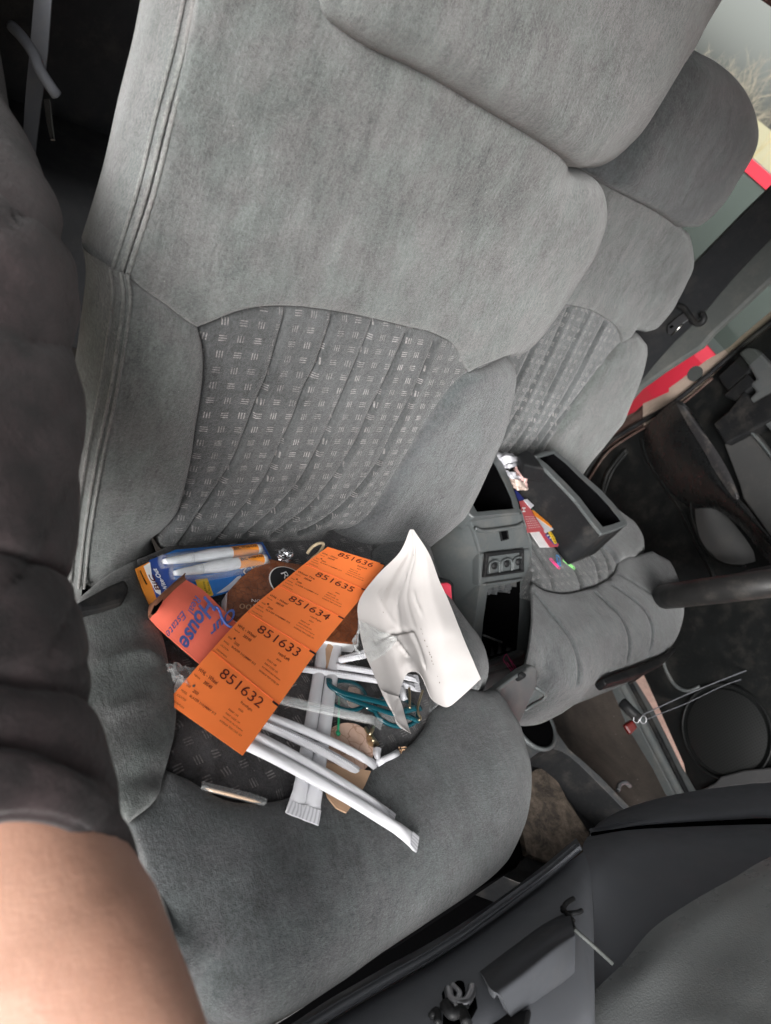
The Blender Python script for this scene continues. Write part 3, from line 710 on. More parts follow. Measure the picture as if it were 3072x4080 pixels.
f2o = [(2557, 2216), (2614, 2246), (2650, 2282), (2677, 2330), (2700, 2390), (2710, 2445), (2704, 2500), (2680, 2564), (2638, 2606), (2530, 2650), (2420, 2690), (2386, 2705), (2350, 2735), (2290, 2757), (2218, 2755), (2158, 2735), (2120, 2710)]
f2l = [(2120, 2710), (2118, 2660), (2122, 2500), (2122, 2400), (2118, 2320)]
ci2 = [(2116, 2320)]+ci2[3:]
cushion('seat_front', FC2, [('s', ci2[:-2]), ('s', [(2464, 2240), (2510, 2215), (2557, 2216)]), ('o', f2o), ('f', f2l)],
        lambda u, v: 0*u+.001, M['velour_shaded'], seat2, seam=(.003, .02), outer=(.045, .08), od=.09, ob=.006, res=.009, skirt=.004,
        grooves=[([(2368, 2360), (2458, 2444), (2518, 2528), (2554, 2612)], .0028, .0026), ([(2440, 2330), (2548, 2414), (2608, 2492), (2640, 2590)], .0028, .0026), ([(2470, 2290), (2560, 2345), (2640, 2400)], .002, .0026), ([(2110, 2340), (2206, 2462), (2290, 2570), (2350, 2672)], .0025, .0026)])
box('seat_base', FC2, FC2.px(2150, 2400)[0]+.10, FC2.px(2620, 2400)[0]-.03, -.02, FC2.px(2400, 2560)[1], -.26, -.11, M['hole'], seat2, .01)
slab('seat_front_trim', FC2, [(2400, 2700), (2530, 2655), (2640, 2612), (2690, 2572), (2698, 2590), (2650, 2640), (2560, 2685), (2420, 2728)], -.05, -.03, M['black'], seat2, bev=.008, hp=-.03)
# rear bench
rb = root('rear_bench', (.7, 1.3, FZ), 'dark rear bench seat in the shadow behind the passenger seat', 'bench seat')
def rounded(name, x0, x1, y0, y1, z0, z1, mat, par, r=.05):
    o = box(name, WX, x0, x1, y0, y1, z0, z1, mat, par, 0); bevel(o, r, 6); o.data.polygons.foreach_set('use_smooth', [True]*len(o.data.polygons)); return o
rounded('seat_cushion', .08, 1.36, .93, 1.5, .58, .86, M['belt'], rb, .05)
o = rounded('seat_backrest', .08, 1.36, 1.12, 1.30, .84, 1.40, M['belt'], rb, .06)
# near belt hanging in front of the bench
bl = root('seat_belt', D(170, 300, .62), 'grey seat belt strap hanging at the upper left with metal tongue', 'seat belt')
S = Surf([[D(x0, y, z), D(x1, y, z)] for x0, x1, y, z in ((150, 225, -200, .60), (135, 205, 0, .61), (118, 190, 200, .62), (100, 165, 400, .62), (88, 140, 600, .60), (70, 120, 760, .58))])
sheet('strap', S, 4, 30, .0015, M['belt_g'], bl)
tube('guide_bar', crom([D(48, 105, .60), D(90, 150, .585), D(135, 215, .575), D(160, 280, .575), D(205, 350, .58), D(225, 378, .585)], 6), .0045, M['belt_g'], bl, 10)
tg_ = Surf([[D(172, 395, .59), D(196, 392, .59)], [D(184, 480, .59), D(205, 480, .59)], [D(200, 555, .59), D(214, 555, .59)]])
sheet('tongue', tg_, 2, 6, .0025, M['metal'], bl)

tag(box('gap_dark_sheet', WX, .02, .95, -.34, .16, .515, .53, M['hole'], None, .004), 'black sheet added to darken the gap in front of the passenger seat', 'dark sheet')  # invented sheet, laid over the floor to blacken the footwell gap

# ================================================================ console between the seats
cons = root('center_console', FC.W(2000, 2500, -.2), 'tall black plastic console between the seats, its lid gone and front opening broken', 'console')
def ringslab(name, F_, outer, inner, h0, h1, mat, par, hin=None, bev=.002, px=True, deep=False):
    """plate with an opening: outer and inner outlines with the same number of points"""
    uo = [F_.px(x, y, h1) for x, y in outer] if px else outer; ui = [F_.px(x, y, h1) for x, y in inner] if px else inner
    n = len(uo); hin = h0 if hin is None else hin
    V = [F_.w(u, v, h1) for u, v in uo]+[F_.w(u, v, h1) for u, v in ui]+[F_.w(u, v, h0) for u, v in uo]+[F_.w(u, v, hin) for u, v in ui]
    F = []
    for i in range(n):
        j = (i+1) % n
        F += [(i, j, n+j, n+i), (i, 2*n+i, 2*n+j, j), (n+i, n+j, 3*n+j, 3*n+i), (2*n+i, 3*n+i, 3*n+j, 2*n+j)]
    fm = [k % 4 == 2 or (k % 4 == 3) for k in range(len(F))]
    o = fixn(mk(name, V, F, mat, par, smooth=False, mats=[mat, (M['black'] if deep == 2 else M['hole']) if deep else mat], fmat=[1 if (k % 4 == 2 or (deep == 2 and k % 4 == 1)) else 0 for k, a in enumerate(fm)]))  # opening walls and tray sides coloured near-black to put shade there
    if bev: bevel(o, bev)
    return o
FK = FC0 = Frame(J1, (1, 0, 0), (0, -1, 0), (0, 0, 1))
ht = .0
c0 = FK.W(1980, 2062, ht)
SL = math.radians(39)
FKF = Frame(c0, (1, 0, 0), (0, -math.cos(SL), -math.sin(SL)), (0, -math.sin(SL), math.cos(SL)))
# top bin rim
rimO = [(1700, 1560), (1760, 1760), (1850, 1975), (1866, 2040), (1889, 2062), (2075, 2044), (2066, 1996), (2040, 1926), (2006, 1847), (1955, 1768), (1850, 1620), (1780, 1540)]
rimI = [(1740, 1600), (1790, 1760), (1868, 1950), (1888, 2010), (1903, 2036), (2046, 2024), (2036, 1985), (2010, 1926), (1976, 1858), (1930, 1790), (1840, 1660), (1780, 1580)]
ringslab('bin_rim', FK, rimO, rimI, -.02, ht+.006, M['cons'], cons, hin=-.12, bev=.003, deep=True)
slab('bin_floor', FK, rimI, -.125, -.115, M['hole'], cons, hp=0)
u = lambda x, y, h=0: FKF.px(x, y, h)
faceO = [(1889, 2062), (2075, 2044), (2112, 2160), (2114, 2260), (2110, 2400), (2104, 2500), (2096, 2640), (2075, 2700), (1930, 2760), (1850, 2760), (1868, 2640), (1886, 2500), (1900, 2370), (1912, 2240), (1905, 2160)]
# body built as bars round the openings
slab('front_panel', FKF, [(1868, 2066), (2078, 2044), (2110, 2150), (2113, 2185), (1915, 2204), (1893, 2130)], -.012, 0, M['cons'], cons, bev=.003)
slab('front_panel', FKF, [(1915, 2204), (2113, 2185), (2115, 2310), (1912, 2338)], -.02, 0, M['cons'], cons, bev=.003)
op = [(1944, 2345), (2073, 2316), (2070, 2440), (2058, 2590), (1912, 2640), (1925, 2480)]
oo = [(1912, 2335), (2115, 2308), (2112, 2440), (2098, 2640), (1875, 2700), (1890, 2480)]
ringslab('pocket_frame', FKF, oo, op, -.16, -.001, M['cons'], cons, hin=-.14, deep=True)
slab('pocket_back', FKF, oo, -.17, -.15, M['hole'], cons, hp=0)
slab('front_panel', FKF, [(1875, 2700), (2098, 2640), (2085, 2720), (1990, 2800), (1860, 2850)], -.03, -.004, M['cons'], cons, bev=.004)
# side wall towards the passenger seat
sw = [(1868, 2066), (1893, 2130), (1915, 2204), (1912, 2338), (1890, 2480), (1875, 2700), (1860, 2850)]
top_ = [FKF.W(x, y, -.002) for x, y in sw]; fr = FK.W(1868, 2045, 0); fr2 = FK.W(1700, 1560, 0)
V = []; F = []
rail = [fr2, fr]+top_
rows = []
for t in np.linspace(0, 1, 8):
    rows.append([p+np.array((-.030*math.sin(t*math.pi/2)-.012*t, 0, -.40*t-.0)) for p in rail])
n = len(rail); V = [p for r in rows for p in r]; F = [(i*n+j, i*n+j+1, (i+1)*n+j+1, (i+1)*n+j) for i in range(7) for j in range(n-1)]
fixn(mk('side_wall', V, F, M['cons'], cons))
ux0 = fr[0]+.006; ux1 = FK.W(2075, 2044, 0)[0]-.004
box('core', WX, ux0, ux1, fr[1]-.04, fr[1]+.40, .5, J1[2]-.14, M['hole'], cons, .002)
V = [p+np.array((.004, 0, dz)) for dz in (0, -.4) for p in [np.array((ux1+.004, fr2[1], J1[2]))]+[FK.W(2075, 2044, 0)]+[FKF.W(x, y, -.002) for x, y in [(2112, 2160), (2114, 2300), (2104, 2500), (2096, 2640), (2085, 2720)]]]
n = len(V)//2
fixn(mk('side_wall', V, [(i, i+1, n+i+1, n+i) for i in range(n-1)], M['cons'], cons, smooth=False))
# step below the rim, latch hole, blank switch plate with three slots
V = [FKF.W(x, y, .0035) for x, y in crom([(1893, 2104), (1925, 2116), (2000, 2108), (2060, 2098), (2084, 2084)], step=8)]
tube('rim_step', V, .003, M['cons'], cons, 8)
ringslab('latch_hole', FKF, [(1991, 2112), (2024, 2110), (2030, 2148), (2000, 2156)], [(1996, 2117), (2020, 2115), (2026, 2145), (2004, 2151)], -.002, .0022, M['black'], cons, bev=.0004)
slab('latch_cavity', FKF, [(1997, 2118), (2019, 2116), (2025, 2144), (2005, 2150)], -.001, .0012, M['hole'], cons)
ringslab('switch_plate', FKF, [(1941, 2204), (2090, 2186), (2090, 2280), (1932, 2302)], [(1950, 2218), (2082, 2201), (2080, 2270), (1943, 2292)], -.002, .006, M['black'], cons, bev=.0015)
for cx_, cy_ in ((1973, 2253), (2022, 2245), (2068, 2238)):
    pts = [(cx_-22, cy_+30), (cx_-22, cy_+2), (cx_-15, cy_-12), (cx_, cy_-18), (cx_+14, cy_-13), (cx_+18, cy_+2), (cx_+17, cy_+28)]
    tube('switch_blank', [FKF.W(x, y, .003) for x, y in crom(pts, step=4)], .0018, M['cons'], cons, 8)
    c = FKF.W(cx_-4, cy_+0, .001); r_ = .0062
    q = [(c+FKF.U*r_*math.cos(a)*math.cos(b)+FKF.V*r_*math.sin(a)*math.cos(b)+FKF.N*.004*math.sin(b)) for b in np.linspace(0, 1.5, 5) for a in np.linspace(0, 2*math.pi, 15)[:-1]]
    mk('switch_knob', q, [(i*14+j, i*14+(j+1) % 14, (i+1)*14+(j+1) % 14, (i+1)*14+j) for i in range(4) for j in range(14)], M['black'], cons)
slab('ridge', FKF, [(1938, 2325), (2085, 2304), (2086, 2312), (1936, 2334)], -.001, .006, M['cons'], cons, bev=.0015)
for i, x in enumerate((1950, 1978, 2004, 2030, 2066)):     # broken teeth in the opening
    y = 2344-(x-1944)*.23; l = (28, 34, 22, 40, 46)[i]
    slab('broken_tooth', FKF, [(x-9, y-4), (x+9, y-8), (x+8, y+l*.6), (x+3, y+l*.7), (x+2, y+l), (x-4, y+l*.9), (x-5, y+l*.55), (x-9, y+l*.5)], -.03, -.008, M['consd'], cons)
for i, (x, y) in enumerate(((1938, 2632), (1968, 2616), (1998, 2604), (2032, 2592))):
    V = [FKF.W(x-14, y+12, -.004), FKF.W(x+12, y+4, -.004), FKF.W(x+2, y-10, -.012), FKF.W(x-4, y-(34, 40, 44, 20)[i], -.022), FKF.W(x-6, y-8, -.012)]
    V2 = [p-FKF.N*.004 for p in V]
    fixn(mk('broken_tooth', V+V2, [(0, 1, 2, 4), (4, 2, 3), (5, 9, 7, 6), (9, 8, 7), (0, 5, 6, 1), (1, 6, 7, 2), (2, 7, 8, 3), (3, 8, 9, 4), (4, 9, 5, 0)], M['consd'], cons))
tube('inner_rail', [FKF.W(x, y, -.05) for x, y in [(2042, 2370), (2032, 2460), (2030, 2565)]], .0018, M['consd'], cons, 8)
tube('inner_rail', [FKF.W(x, y, -.03) for x, y in [(1925, 2530), (1990, 2556), (2050, 2576), (2048, 2612)]], .0018, M['consd'], cons, 8)
tube('dirty_lip', [FKF.W(x, y, .002) for x, y in crom([(1912, 2660), (1990, 2632), (2060, 2612), (2084, 2600)], step=8)], .0045, M['consd'], cons, 8)

# ---- low tunnel tray with cup holder
tz = .60
FT = Frame((0, 0, tz), (1, 0, 0), (0, -1, 0), (0, 0, 1))
tray = root('floor_tray', FT.W(2200, 3000, -.08), 'grey plastic cup holder and tray on the tunnel, its bottom caked in pale dust', 'tray')
recO = [(2040, 2850), (2171, 2832), (2209, 2902), (2266, 2985), (2310, 3022), (2392, 3095), (2505, 3212), (2640, 3400), (2400, 3486), (2130, 3543), (1978, 3483), (1957, 3302), (2000, 3110), (2030, 2960)]
recI = [(2085, 3045), (2146, 2996), (2202, 2983), (2238, 2994), (2270, 3014), (2310, 3048), (2400, 3138), (2484, 3222), (2560, 3330), (2380, 3480), (2130, 3540), (1980, 3480), (1960, 3300), (2010, 3130)]
ringslab('tray_top', FT, recO, recI, -.09, 0, M['consd'], tray, hin=-.085, bev=.004, deep=2)
S = Surf([[FT.W(x, y, -.05-.02*k) for x, y, k in r] for r in ([(1990, 3060, .2), (2120, 3010, .4), (2260, 3020, .4), (2360, 3100, .2)], [(1960, 3200, 1), (2150, 3180, 1.2), (2330, 3180, 1), (2440, 3210, .4)], [(1960, 3400, 1), (2170, 3360, 1.2), (2360, 3340, 1.1), (2520, 3330, .5)], [(1980, 3560, .5), (2180, 3520, .5), (2400, 3500, .4), (2600, 3420, .4)])])
sheet('tray_bottom', S, 24, 24, .004, M['black'], tray, disp=lambda uv: .003*np.sin(uv[:, 0]*31+np.sin(uv[:, 1]*17)*2)*np.sin(uv[:, 1]*27))
slab('dust_layer', FT, [(2104, 3085), (2140, 3064), (2181, 3060), (2215, 3080), (2220, 3110), (2262, 3190), (2310, 3262), (2345, 3315), (2360, 3370), (2300, 3420), (2200, 3440), (2100, 3400), (2080, 3300), (2090, 3180)], -.070, -.060, M['dust'], tray, hp=-.060)
cupc = FT.W(2120, 2885, 0); rr = .045
ring = [cupc+np.array((math.cos(a)*rr, math.sin(a)*rr*1.0, .004)) for a in np.linspace(0, 2*math.pi, 33)[:-1]]
tube('cup_holder', ring, .004, M['cons'], tray, 8, closed=True, up=(0, 0, 1))
V = [cupc+np.array((math.cos(a)*rr*.97, math.sin(a)*rr*.97, .005)) for a in np.linspace(0, 2*math.pi, 33)[:-1]]
fixn(mk('cup_well', V+[v-np.array((0, 0, .004)) for v in V], [tuple(range(32)), tuple(range(63, 31, -1))]+[(i, 32+i, 32+(i+1) % 32, (i+1) % 32) for i in range(32)], M['hole'], tray, smooth=False))
# ---- loose panel leaning in front of the console
lp = root('trim_panel', D(2050, 2860, 1.0), 'loose black trim panel with a hooked corner leaning against the console foot', 'trim panel')
def prism(name, pts, dz, mat, par, bev=.002):
    """pts: (px, py, depth) front face, thickness dz away from the camera"""
    V = np.array([D(x, y, z) for x, y, z in pts]); n = len(V); c_ = V.mean(0); w_ = np.linalg.svd(V-c_)[2][2]
    rd = [raydir(x, y) for x, y, z in pts]; V = [CAM+r*(np.dot(w_, c_-CAM)/np.dot(w_, r)) for r in rd]
    nr = w_; nr = nr if np.dot(nr, V[0]-CAM) > 0 else -nr
    V2 = [v+nr*dz for v in V]
    o = fixn(mk(name, V+V2, [tuple(range(n)), tuple(range(2*n-1, n-1, -1))]+[(i, n+i, n+(i+1) % n, (i+1) % n) for i in range(n)], mat, par, smooth=False))
    if bev: bevel(o, bev)
    return o
prism('panel', [(1890, 2830, 0.765), (1958, 2769, 0.795), (2060, 2690, 0.845), (2087, 2670, 0.855), (2122, 2652, 0.875), (2138, 2656, 0.880), (2139, 2734, 0.880), (2087, 2851, 0.865), (2056, 2912, 0.855), (1960, 2900, 0.805)], .012, M['cons'], lp, .003)
prism('hooked_lip', [(2134, 2738, 0.895), (2166, 2757, 0.910), (2177, 2772, 0.915), (2157, 2793, 0.910), (2091, 2832, 0.890), (2120, 2760, 0.895)], .010, M['cons'], lp, .003)
tube('edge', [D(x, y, z) for x, y, z in [(1950, 2774, 0.787), (2000, 2734, 0.810), (2066, 2684, 0.840), (2090, 2668, 0.850)]], .0028, M['cons'], lp, 8)
box_ = prism('latch_tab', [(2066, 2684, 0.830), (2080, 2672, 0.835), (2100, 2686, 0.835), (2098, 2698, 0.832), (2084, 2702, 0.830)], .014, M['black'], lp, .002)
tube('panel_lip', [D(x, y, z) for x, y, z in [(2091, 2832, 0.885), (2125, 2808, 0.895), (2157, 2793, 0.905), (2174, 2776, 0.910), (2168, 2758, 0.905), (2134, 2738, 0.891)]], .0022, M['cons'], lp, 8)

# ---- seat belt buckle beside the console
bk = root('belt_buckle', D(1780, 2380, .86), 'seat belt buckle with bright pink red release button poking out behind the white sheet', 'belt buckle')
prism('housing', [(1735, 2303, .84), (1762, 2302, .845), (1795, 2310, .85), (1810, 2325, .855), (1815, 2430, .86), (1808, 2442, .86), (1780, 2430, .85), (1745, 2380, .84)], .025, M['black'], bk, .004)
prism('button', [(1752, 2324, .8405), (1785, 2322, .845), (1800, 2330, .848), (1806, 2425, .852), (1790, 2420, .849), (1765, 2380, .843)], .006, M['redbtn'], bk, .002)

# ================================================================ driver's door, standing ajar
PH = math.radians(12)
FDR = Frame((1.415, -.35, 1.36), (math.sin(PH), math.cos(PH), 0), (0, 0, 1), (-math.cos(PH), math.sin(PH), 0))
dr = root('car_door', FDR.w(.5, -.8), 'black plastic inner side of the open driver door with armrest, pull handle and round speaker grille', 'car door')
tag(dr, 'open driver door, black inside with worn armrest, pull handle and round speaker grille', 'car door')
W_ = lambda x, y, h=0: FDR.px(x, y, h)
eo = [(3230, 1105), (3072, 1238), (2950, 1340), (2905, 1382), (2860, 1408), (2817, 1432), (2740, 1490), (2664, 1546), (2664, 1560), (2558, 1617), (2558, 1625), (2487, 1660), (2417, 1725), (2329, 1823), (2200, 1960)]
ei = [(2280, 1985), (2400, 1800), (2487, 1735), (2558, 1700), (2664, 1632), (2760, 1560), (2830, 1500), (2934, 1400), (3072, 1296), (3230, 1160)]
eo1 = eo[:9]+[(2560, 1608)]; ei1 = [(2560, 1700)]+ei[4:]
rust = plastic('rusty_edge', (.075, .045, .038), .6, .2, 500, .4)
slab('edge_trim', FDR, [(2558, 1612)]+eo[10:]+ei[:3]+[(2558, 1702)], -.05, -.005, rust, dr, bev=.002, hp=-.005)
slab('edge_metal', FDR, eo1+ei1, -.05, -.004, M['beige'], dr, bev=.002, hp=-.004)
V = [FDR.W(x, y, 0) for x, y in crom([(2300, 1945), (2400, 1790), (2500, 1715), (2664, 1618), (2760, 1545), (2860, 1462), (2960, 1375), (3072, 1285), (3200, 1180)], step=20)]
tube('door_seal', V, .006, M['black'], dr, 8)
V = [FDR.W(x, y, .003) for x, y in crom([(2310, 1972), (2410, 1816), (2510, 1738), (2670, 1645), (2770, 1566), (2840, 1506)], step=20)]
tube('door_seam', V, .0030, rust, dr, 8)
pan = [(2270, 1995), (2400, 1802), (2487, 1738), (2558, 1703), (2664, 1636), (2760, 1564), (2830, 1504), (2934, 1404), (3072, 1300), (3300, 1100), (3700, 2400), (3600, 3250), (3072, 3330), (2830, 3260), (2735, 3110), (2722, 3045), (2606, 2785), (2549, 2662), (2480, 2520), (2330, 2330)]
slab('inner_panel', FDR, pan, -.055, 0, M['door'], dr, hp=0, bev=.004)
c = FDR.W(2725, 1502, .002)
q = [c+FDR.U*.021*math.cos(a)+FDR.V*.021*math.sin(a) for a in np.linspace(0, 6.283, 25)[:-1]]
c2 = FDR.W(2768, 1488, .0)
q = [c2+FDR.U*.018*math.cos(a)+FDR.V*.018*math.sin(a)+FDR.N*dh for dh in (-.006, .001) for a in np.linspace(0, 6.283, 25)[:-1]]
fixn(mk('bolt_hole_plug', q, [tuple(range(24)), tuple(range(47, 23, -1))]+[(i, 24+i, 24+(i+1) % 24, (i+1) % 24) for i in range(24)], M['door_g'], dr, smooth=False))
# armrest: worn top face, swelling into the pull handle
ar = Surf([[FDR.W(x, y, h) for x, y, h in r] for r in (
    [(2560, 1735, .0), (2600, 1672, .04), (2690, 1598, .065), (2745, 1625, .06), (2770, 1660, .03)],
    [(2580, 1830, .0), (2640, 1765, .06), (2722, 1690, .085), (2800, 1720, .075), (2828, 1760, .03)],
    [(2640, 1930, .0), (2720, 1870, .06), (2795, 1830, .09), (2870, 1860, .078), (2895, 1890, .03)],
    [(2740, 2020, .0), (2800, 1965, .055), (2862, 1930, .09), (2925, 1965, .07), (2940, 1985, .03)],
    [(2850, 2030, .03), (2870, 2015, .06), (2925, 1995, .09), (2965, 2010, .07), (2985, 2030, .04)],
    [(2960, 2110, .05), (2972, 2085, .08), (3000, 2070, .095), (3022, 2080, .08), (3030, 2095, .05)],
    [(3060, 2240, .05), (3076, 2200, .08), (3092, 2172, .095), (3106, 2180, .08), (3110, 2200, .05)],
    [(3180, 2360, .03), (3200, 2320, .05), (3230, 2300, .06), (3250, 2310, .05), (3260, 2330, .03)])])
arm_m = plastic('worn_armrest_vinyl', (.011, .0115, .012), .27, .5, 420, .0, .4); M['arm'] = arm_m
sheet('armrest', ar, 22, 40, .01, M['arm'], dr)
top2 = [(2712, 1632), (2745, 1648), (2800, 1720), (2850, 1790), (2905, 1890), (2945, 1960), (2942, 1985), (2920, 1992), (2880, 1940), (2830, 1850), (2780, 1750), (2735, 1690)]
sheet('armrest_pad', Surf([[FDR.W(x, y, h) for x, y, h in r] for r in ([(2694, 1606, .070), (2722, 1618, .072), (2746, 1640, .070)], [(2738, 1690, .091), (2772, 1698, .094), (2803, 1722, .090)], [(2800, 1790, .097), (2832, 1800, .099), (2858, 1800, .094)], [(2850, 1880, .098), (2885, 1885, .100), (2908, 1888, .094)], [(2905, 1960, .096), (2928, 1958, .098), (2942, 1968, .090)], [(2930, 1990, .090), (2938, 1990, .091), (2946, 1984, .086)])]), 10, 24, .006, plastic('scuffed_grey_vinyl', (.030, .029, .031), .35, .5, 300, .8, .8), dr)
# hollow under the handle
rcs = Surf([[FDR.W(x, y, h) for x, y, h in r] for r in ([(2768, 2010, .004), (2800, 2020, .016), (2835, 2024, .014), (2870, 2030, .004)], [(2775, 2090, .003), (2825, 2092, .014), (2880, 2095, .010), (2935, 2100, .002)], [(2800, 2165, .003), (2860, 2165, .012), (2925, 2168, .010), (2995, 2185, .002)], [(2862, 2232, .001), (2900, 2248, .003), (2950, 2250, .003), (3010, 2236, .001)])])
sheet('handle_recess', rcs, 10, 12, .01, plastic('recess_grey', (.10, .10, .10), .42, .3, 800, .2), dr)
tube('recess_edge', [FDR.W(x, y, .014) for x, y in crom([(2752, 1995), (2754, 2050), (2775, 2120), (2800, 2175), (2845, 2225), (2900, 2250), (2970, 2255)], step=15)], .003, M['door'], dr, 10)
# panel ridge lines
for pts, r_ in (([(2560, 1745), (2575, 1815), (2640, 1925), (2700, 2010), (2770, 2150), (2830, 2260), (2880, 2400)], .005), ([(2395, 1985), (2420, 1890), (2470, 1820), (2500, 1790)], .006), ([(2400, 2080), (2402, 1990), (2440, 1880), (2500, 1800)], .004)):
    tube('panel_ridge', [FDR.W(x, y, .0) for x, y in crom(pts, step=18)], r_, M['door'], dr, 10)
# upper part: missing switch plate shows clips and grey inner panel
grey_h = plastic('housing_grey', (.085, .09, .092), .5, .3, 800, .2)
slab('switch_housing', FDR, [(2940, 1405), (2975, 1382), (3010, 1388), (3072, 1450), (3300, 1700), (3300, 2000), (3072, 1720), (2965, 1605), (3010, 1560), (2985, 1530), (3010, 1510), (2975, 1450)], -.002, .03, grey_h, dr, bev=.006)
slab('switch_block', FDR, [(2858, 1500), (2950, 1415), (3006, 1462), (2900, 1560)], -.002, .022, M['black'], dr, bev=.004)
slab('switch_block', FDR, [(2880, 1575), (2978, 1488), (3015, 1528), (2930, 1600)], -.002, .028, M['black'], dr, bev=.004)
slab('switch_block', FDR, [(2900, 1640), (2966, 1556), (3000, 1605), (3072, 1565), (3160, 1600), (3100, 1660), (2890, 1770), (2840, 1690)], -.002, .034, M['black'], dr, bev=.004)
slab('map_pocket', FDR, [(2885, 1770), (2975, 1705), (3010, 1720), (3072, 1800), (3250, 2000), (3250, 2250), (3072, 2140), (2960, 1985), (2945, 1930)], -.002, .014, plastic('pocket_grey', (.055, .055, .055), .6, .3), dr, bev=.003)
tube('pocket_edge', [FDR.W(x, y, .02) for x, y in crom([(2978, 1706), (3030, 1762), (3072, 1815), (3150, 1900)], step=18)], .0035, M['cons'], dr, 8)
# speaker
sc0 = FDR.W(2895, 2915, 0); sr = np.linalg.norm(FDR.W(2895+80, 2915+150, 0)-sc0)
sr = .083
V = []
ringp = [sc0+FDR.U*sr*1.12*math.cos(a)+FDR.V*sr*1.12*math.sin(a)+FDR.N*.006 for a in np.linspace(0, 6.2832, 49)[:-1]]
tube('speaker_ring', ringp, .0022, M['door'], dr, 10, closed=True, up=FDR.N)
gm = NT('perforated_speaker_grille', .45, .5); uvx = gm.n('ShaderNodeSeparateXYZ'); gm.l(gm.coord('UV'), uvx.inputs[0])
sa_ = gm.math('COSINE', gm.math('MULTIPLY', uvx.outputs[0], 2*math.pi/.0052)); sb_ = gm.math('COSINE', gm.math('MULTIPLY', uvx.outputs[1], 2*math.pi/.0052))
hol = gm.ramp(gm.math('ADD', sa_, sb_), .35, .7); gm.col(gm.mix(hol, (.013, .014, .014), (.002, .002, .002))); gm.bump(hol, -.8, .001)
V = []; UVs = []; nr_, na = 7, 40
for i in range(nr_):
    for j in range(na):
        a = j/na*6.2832; r_ = sr*(i+.01)/(nr_-1); V.append(sc0+FDR.U*r_*math.cos(a)+FDR.V*r_*math.sin(a)+FDR.N*(.004+.010*(1-(r_/sr)**2))); UVs.append((r_*math.cos(a), r_*math.sin(a)))
fixn(mk('speaker_grille', V, [(i*na+j, i*na+(j+1) % na, (i+1)*na+(j+1) % na, (i+1)*na+j) for i in range(nr_-1) for j in range(na)], gm.m, dr, uvs=UVs))
tube('panel_ridge', [FDR.W(x, y, .0) for x, y in crom([(2640, 2600), (2650, 2660), (2690, 2730), (2740, 2752), (2790, 2735)], step=15)], .004, M['cons'], dr, 8)
slab('silver_trim', FDR, [(2790, 3150), (2850, 3118), (2870, 3095), (2960, 3070), (3072, 3058), (3300, 3040), (3300, 3120), (3072, 3120), (2960, 3128), (2830, 3150)], .0, .012, plastic('pale_trim', (.06, .06, .062), .4, .3), dr, bev=.003)

# ================================================================ steering wheel, seen almost edge on
wc = D(3090, 2322, 1.20); tip = D(2662, 2376, 1.22)
e1 = tip-wc; R_w = np.linalg.norm(e1)+.0; e1 /= R_w
view = (wc-CAM)/np.linalg.norm(wc-CAM)
upi = C2W @ np.array((0, -1, 0.)); e2 = view-e1*np.dot(view, e1); e2 /= np.linalg.norm(e2); e2 = e2*math.cos(.0)+upi*math.sin(.0)
e2 = e2-e1*np.dot(e2, e1); e2 /= np.linalg.norm(e2); en = np.cross(e1, e2)
sw_ = root('steering_wheel', wc, 'black steering wheel seen edge on at the right, in front of the door', 'steering wheel')
tube('rim', [wc+e1*R_w*math.cos(a)+e2*R_w*math.sin(a) for a in np.linspace(0, 6.2832, 73)[:-1]], .0215, plastic('wheel_rim_vinyl', (.016, .0155, .0155), .38, .5, 700, .2), sw_, 14, closed=True, up=en)
for a in (.35, 2.8, 4.7):
    tube('spoke', [wc+(e1*math.cos(a)+e2*math.sin(a))*R_w*t - en*.004*(1-t) for t in (.2, .5, .8, .98)], .018, M['belt'], sw_, 10, up=en, ry=.009)
q = [wc-en*.004+(e1*math.cos(a)*math.cos(b)+e2*math.sin(a)*math.cos(b))*.085+en*.026*math.sin(b) for b in np.linspace(-1.5, 1.5, 9) for a in np.linspace(0, 6.2832, 29)[:-1]]
mk('hub', q, [(i*28+j, i*28+(j+1) % 28, (i+1)*28+(j+1) % 28, (i+1)*28+j) for i in range(8) for j in range(28)], M['belt'], sw_)

# ================================================================ dashboard
FD = Frame((.5, 0, .81), (1, 0, 0), (0, -math.cos(math.pi/4), math.sin(math.pi/4)), (0, math.cos(math.pi/4), math.sin(math.pi/4)))
db = root('dashboard', (.6, -.2, .75), 'dark grey dashboard edge along the bottom right with open glove box and exposed latch', 'dashboard')
trim = crom([(700, 4395), (950, 4245), (1200, 4078), (1312, 4004), (1537, 3874), (1762, 3750), (1986, 3604), (2168, 3470), (2256, 3392), (2290, 3364), (2306, 3356)], step=25)
tr2 = crom([(760, 4425), (1010, 4260), (1290, 4077), (1537, 3930), (1784, 3786), (2043, 3594), (2211, 3470), (2290, 3393), (2312, 3382)], step=25)
m1 = [trim[int(i)] for i in np.linspace(0, len(trim)-1, 40)]; m2 = [tr2[int(i)] for i in np.linspace(0, len(tr2)-1, 40)]
S = Surf([[FD.W(x-10, y-16, -.016) for x, y in m1[::3]], [FD.W(x, y, -.004) for x, y in m1[::3]], [FD.W(.7*a[0]+.3*b[0], .7*a[1]+.3*b[1], .004) for a, b in zip(m1[::3], m2[::3])], [FD.W(.3*a[0]+.7*b[0], .3*a[1]+.7*b[1], .004) for a, b in zip(m1[::3], m2[::3])], [FD.W(b[0], b[1], -.003) for b in m2[::3]], [FD.W(b[0]+4, b[1]+8, -.012) for b in m2[::3]]])
sheet('glove_box_edge', S, 60, 12, .006, M['dash'], db)
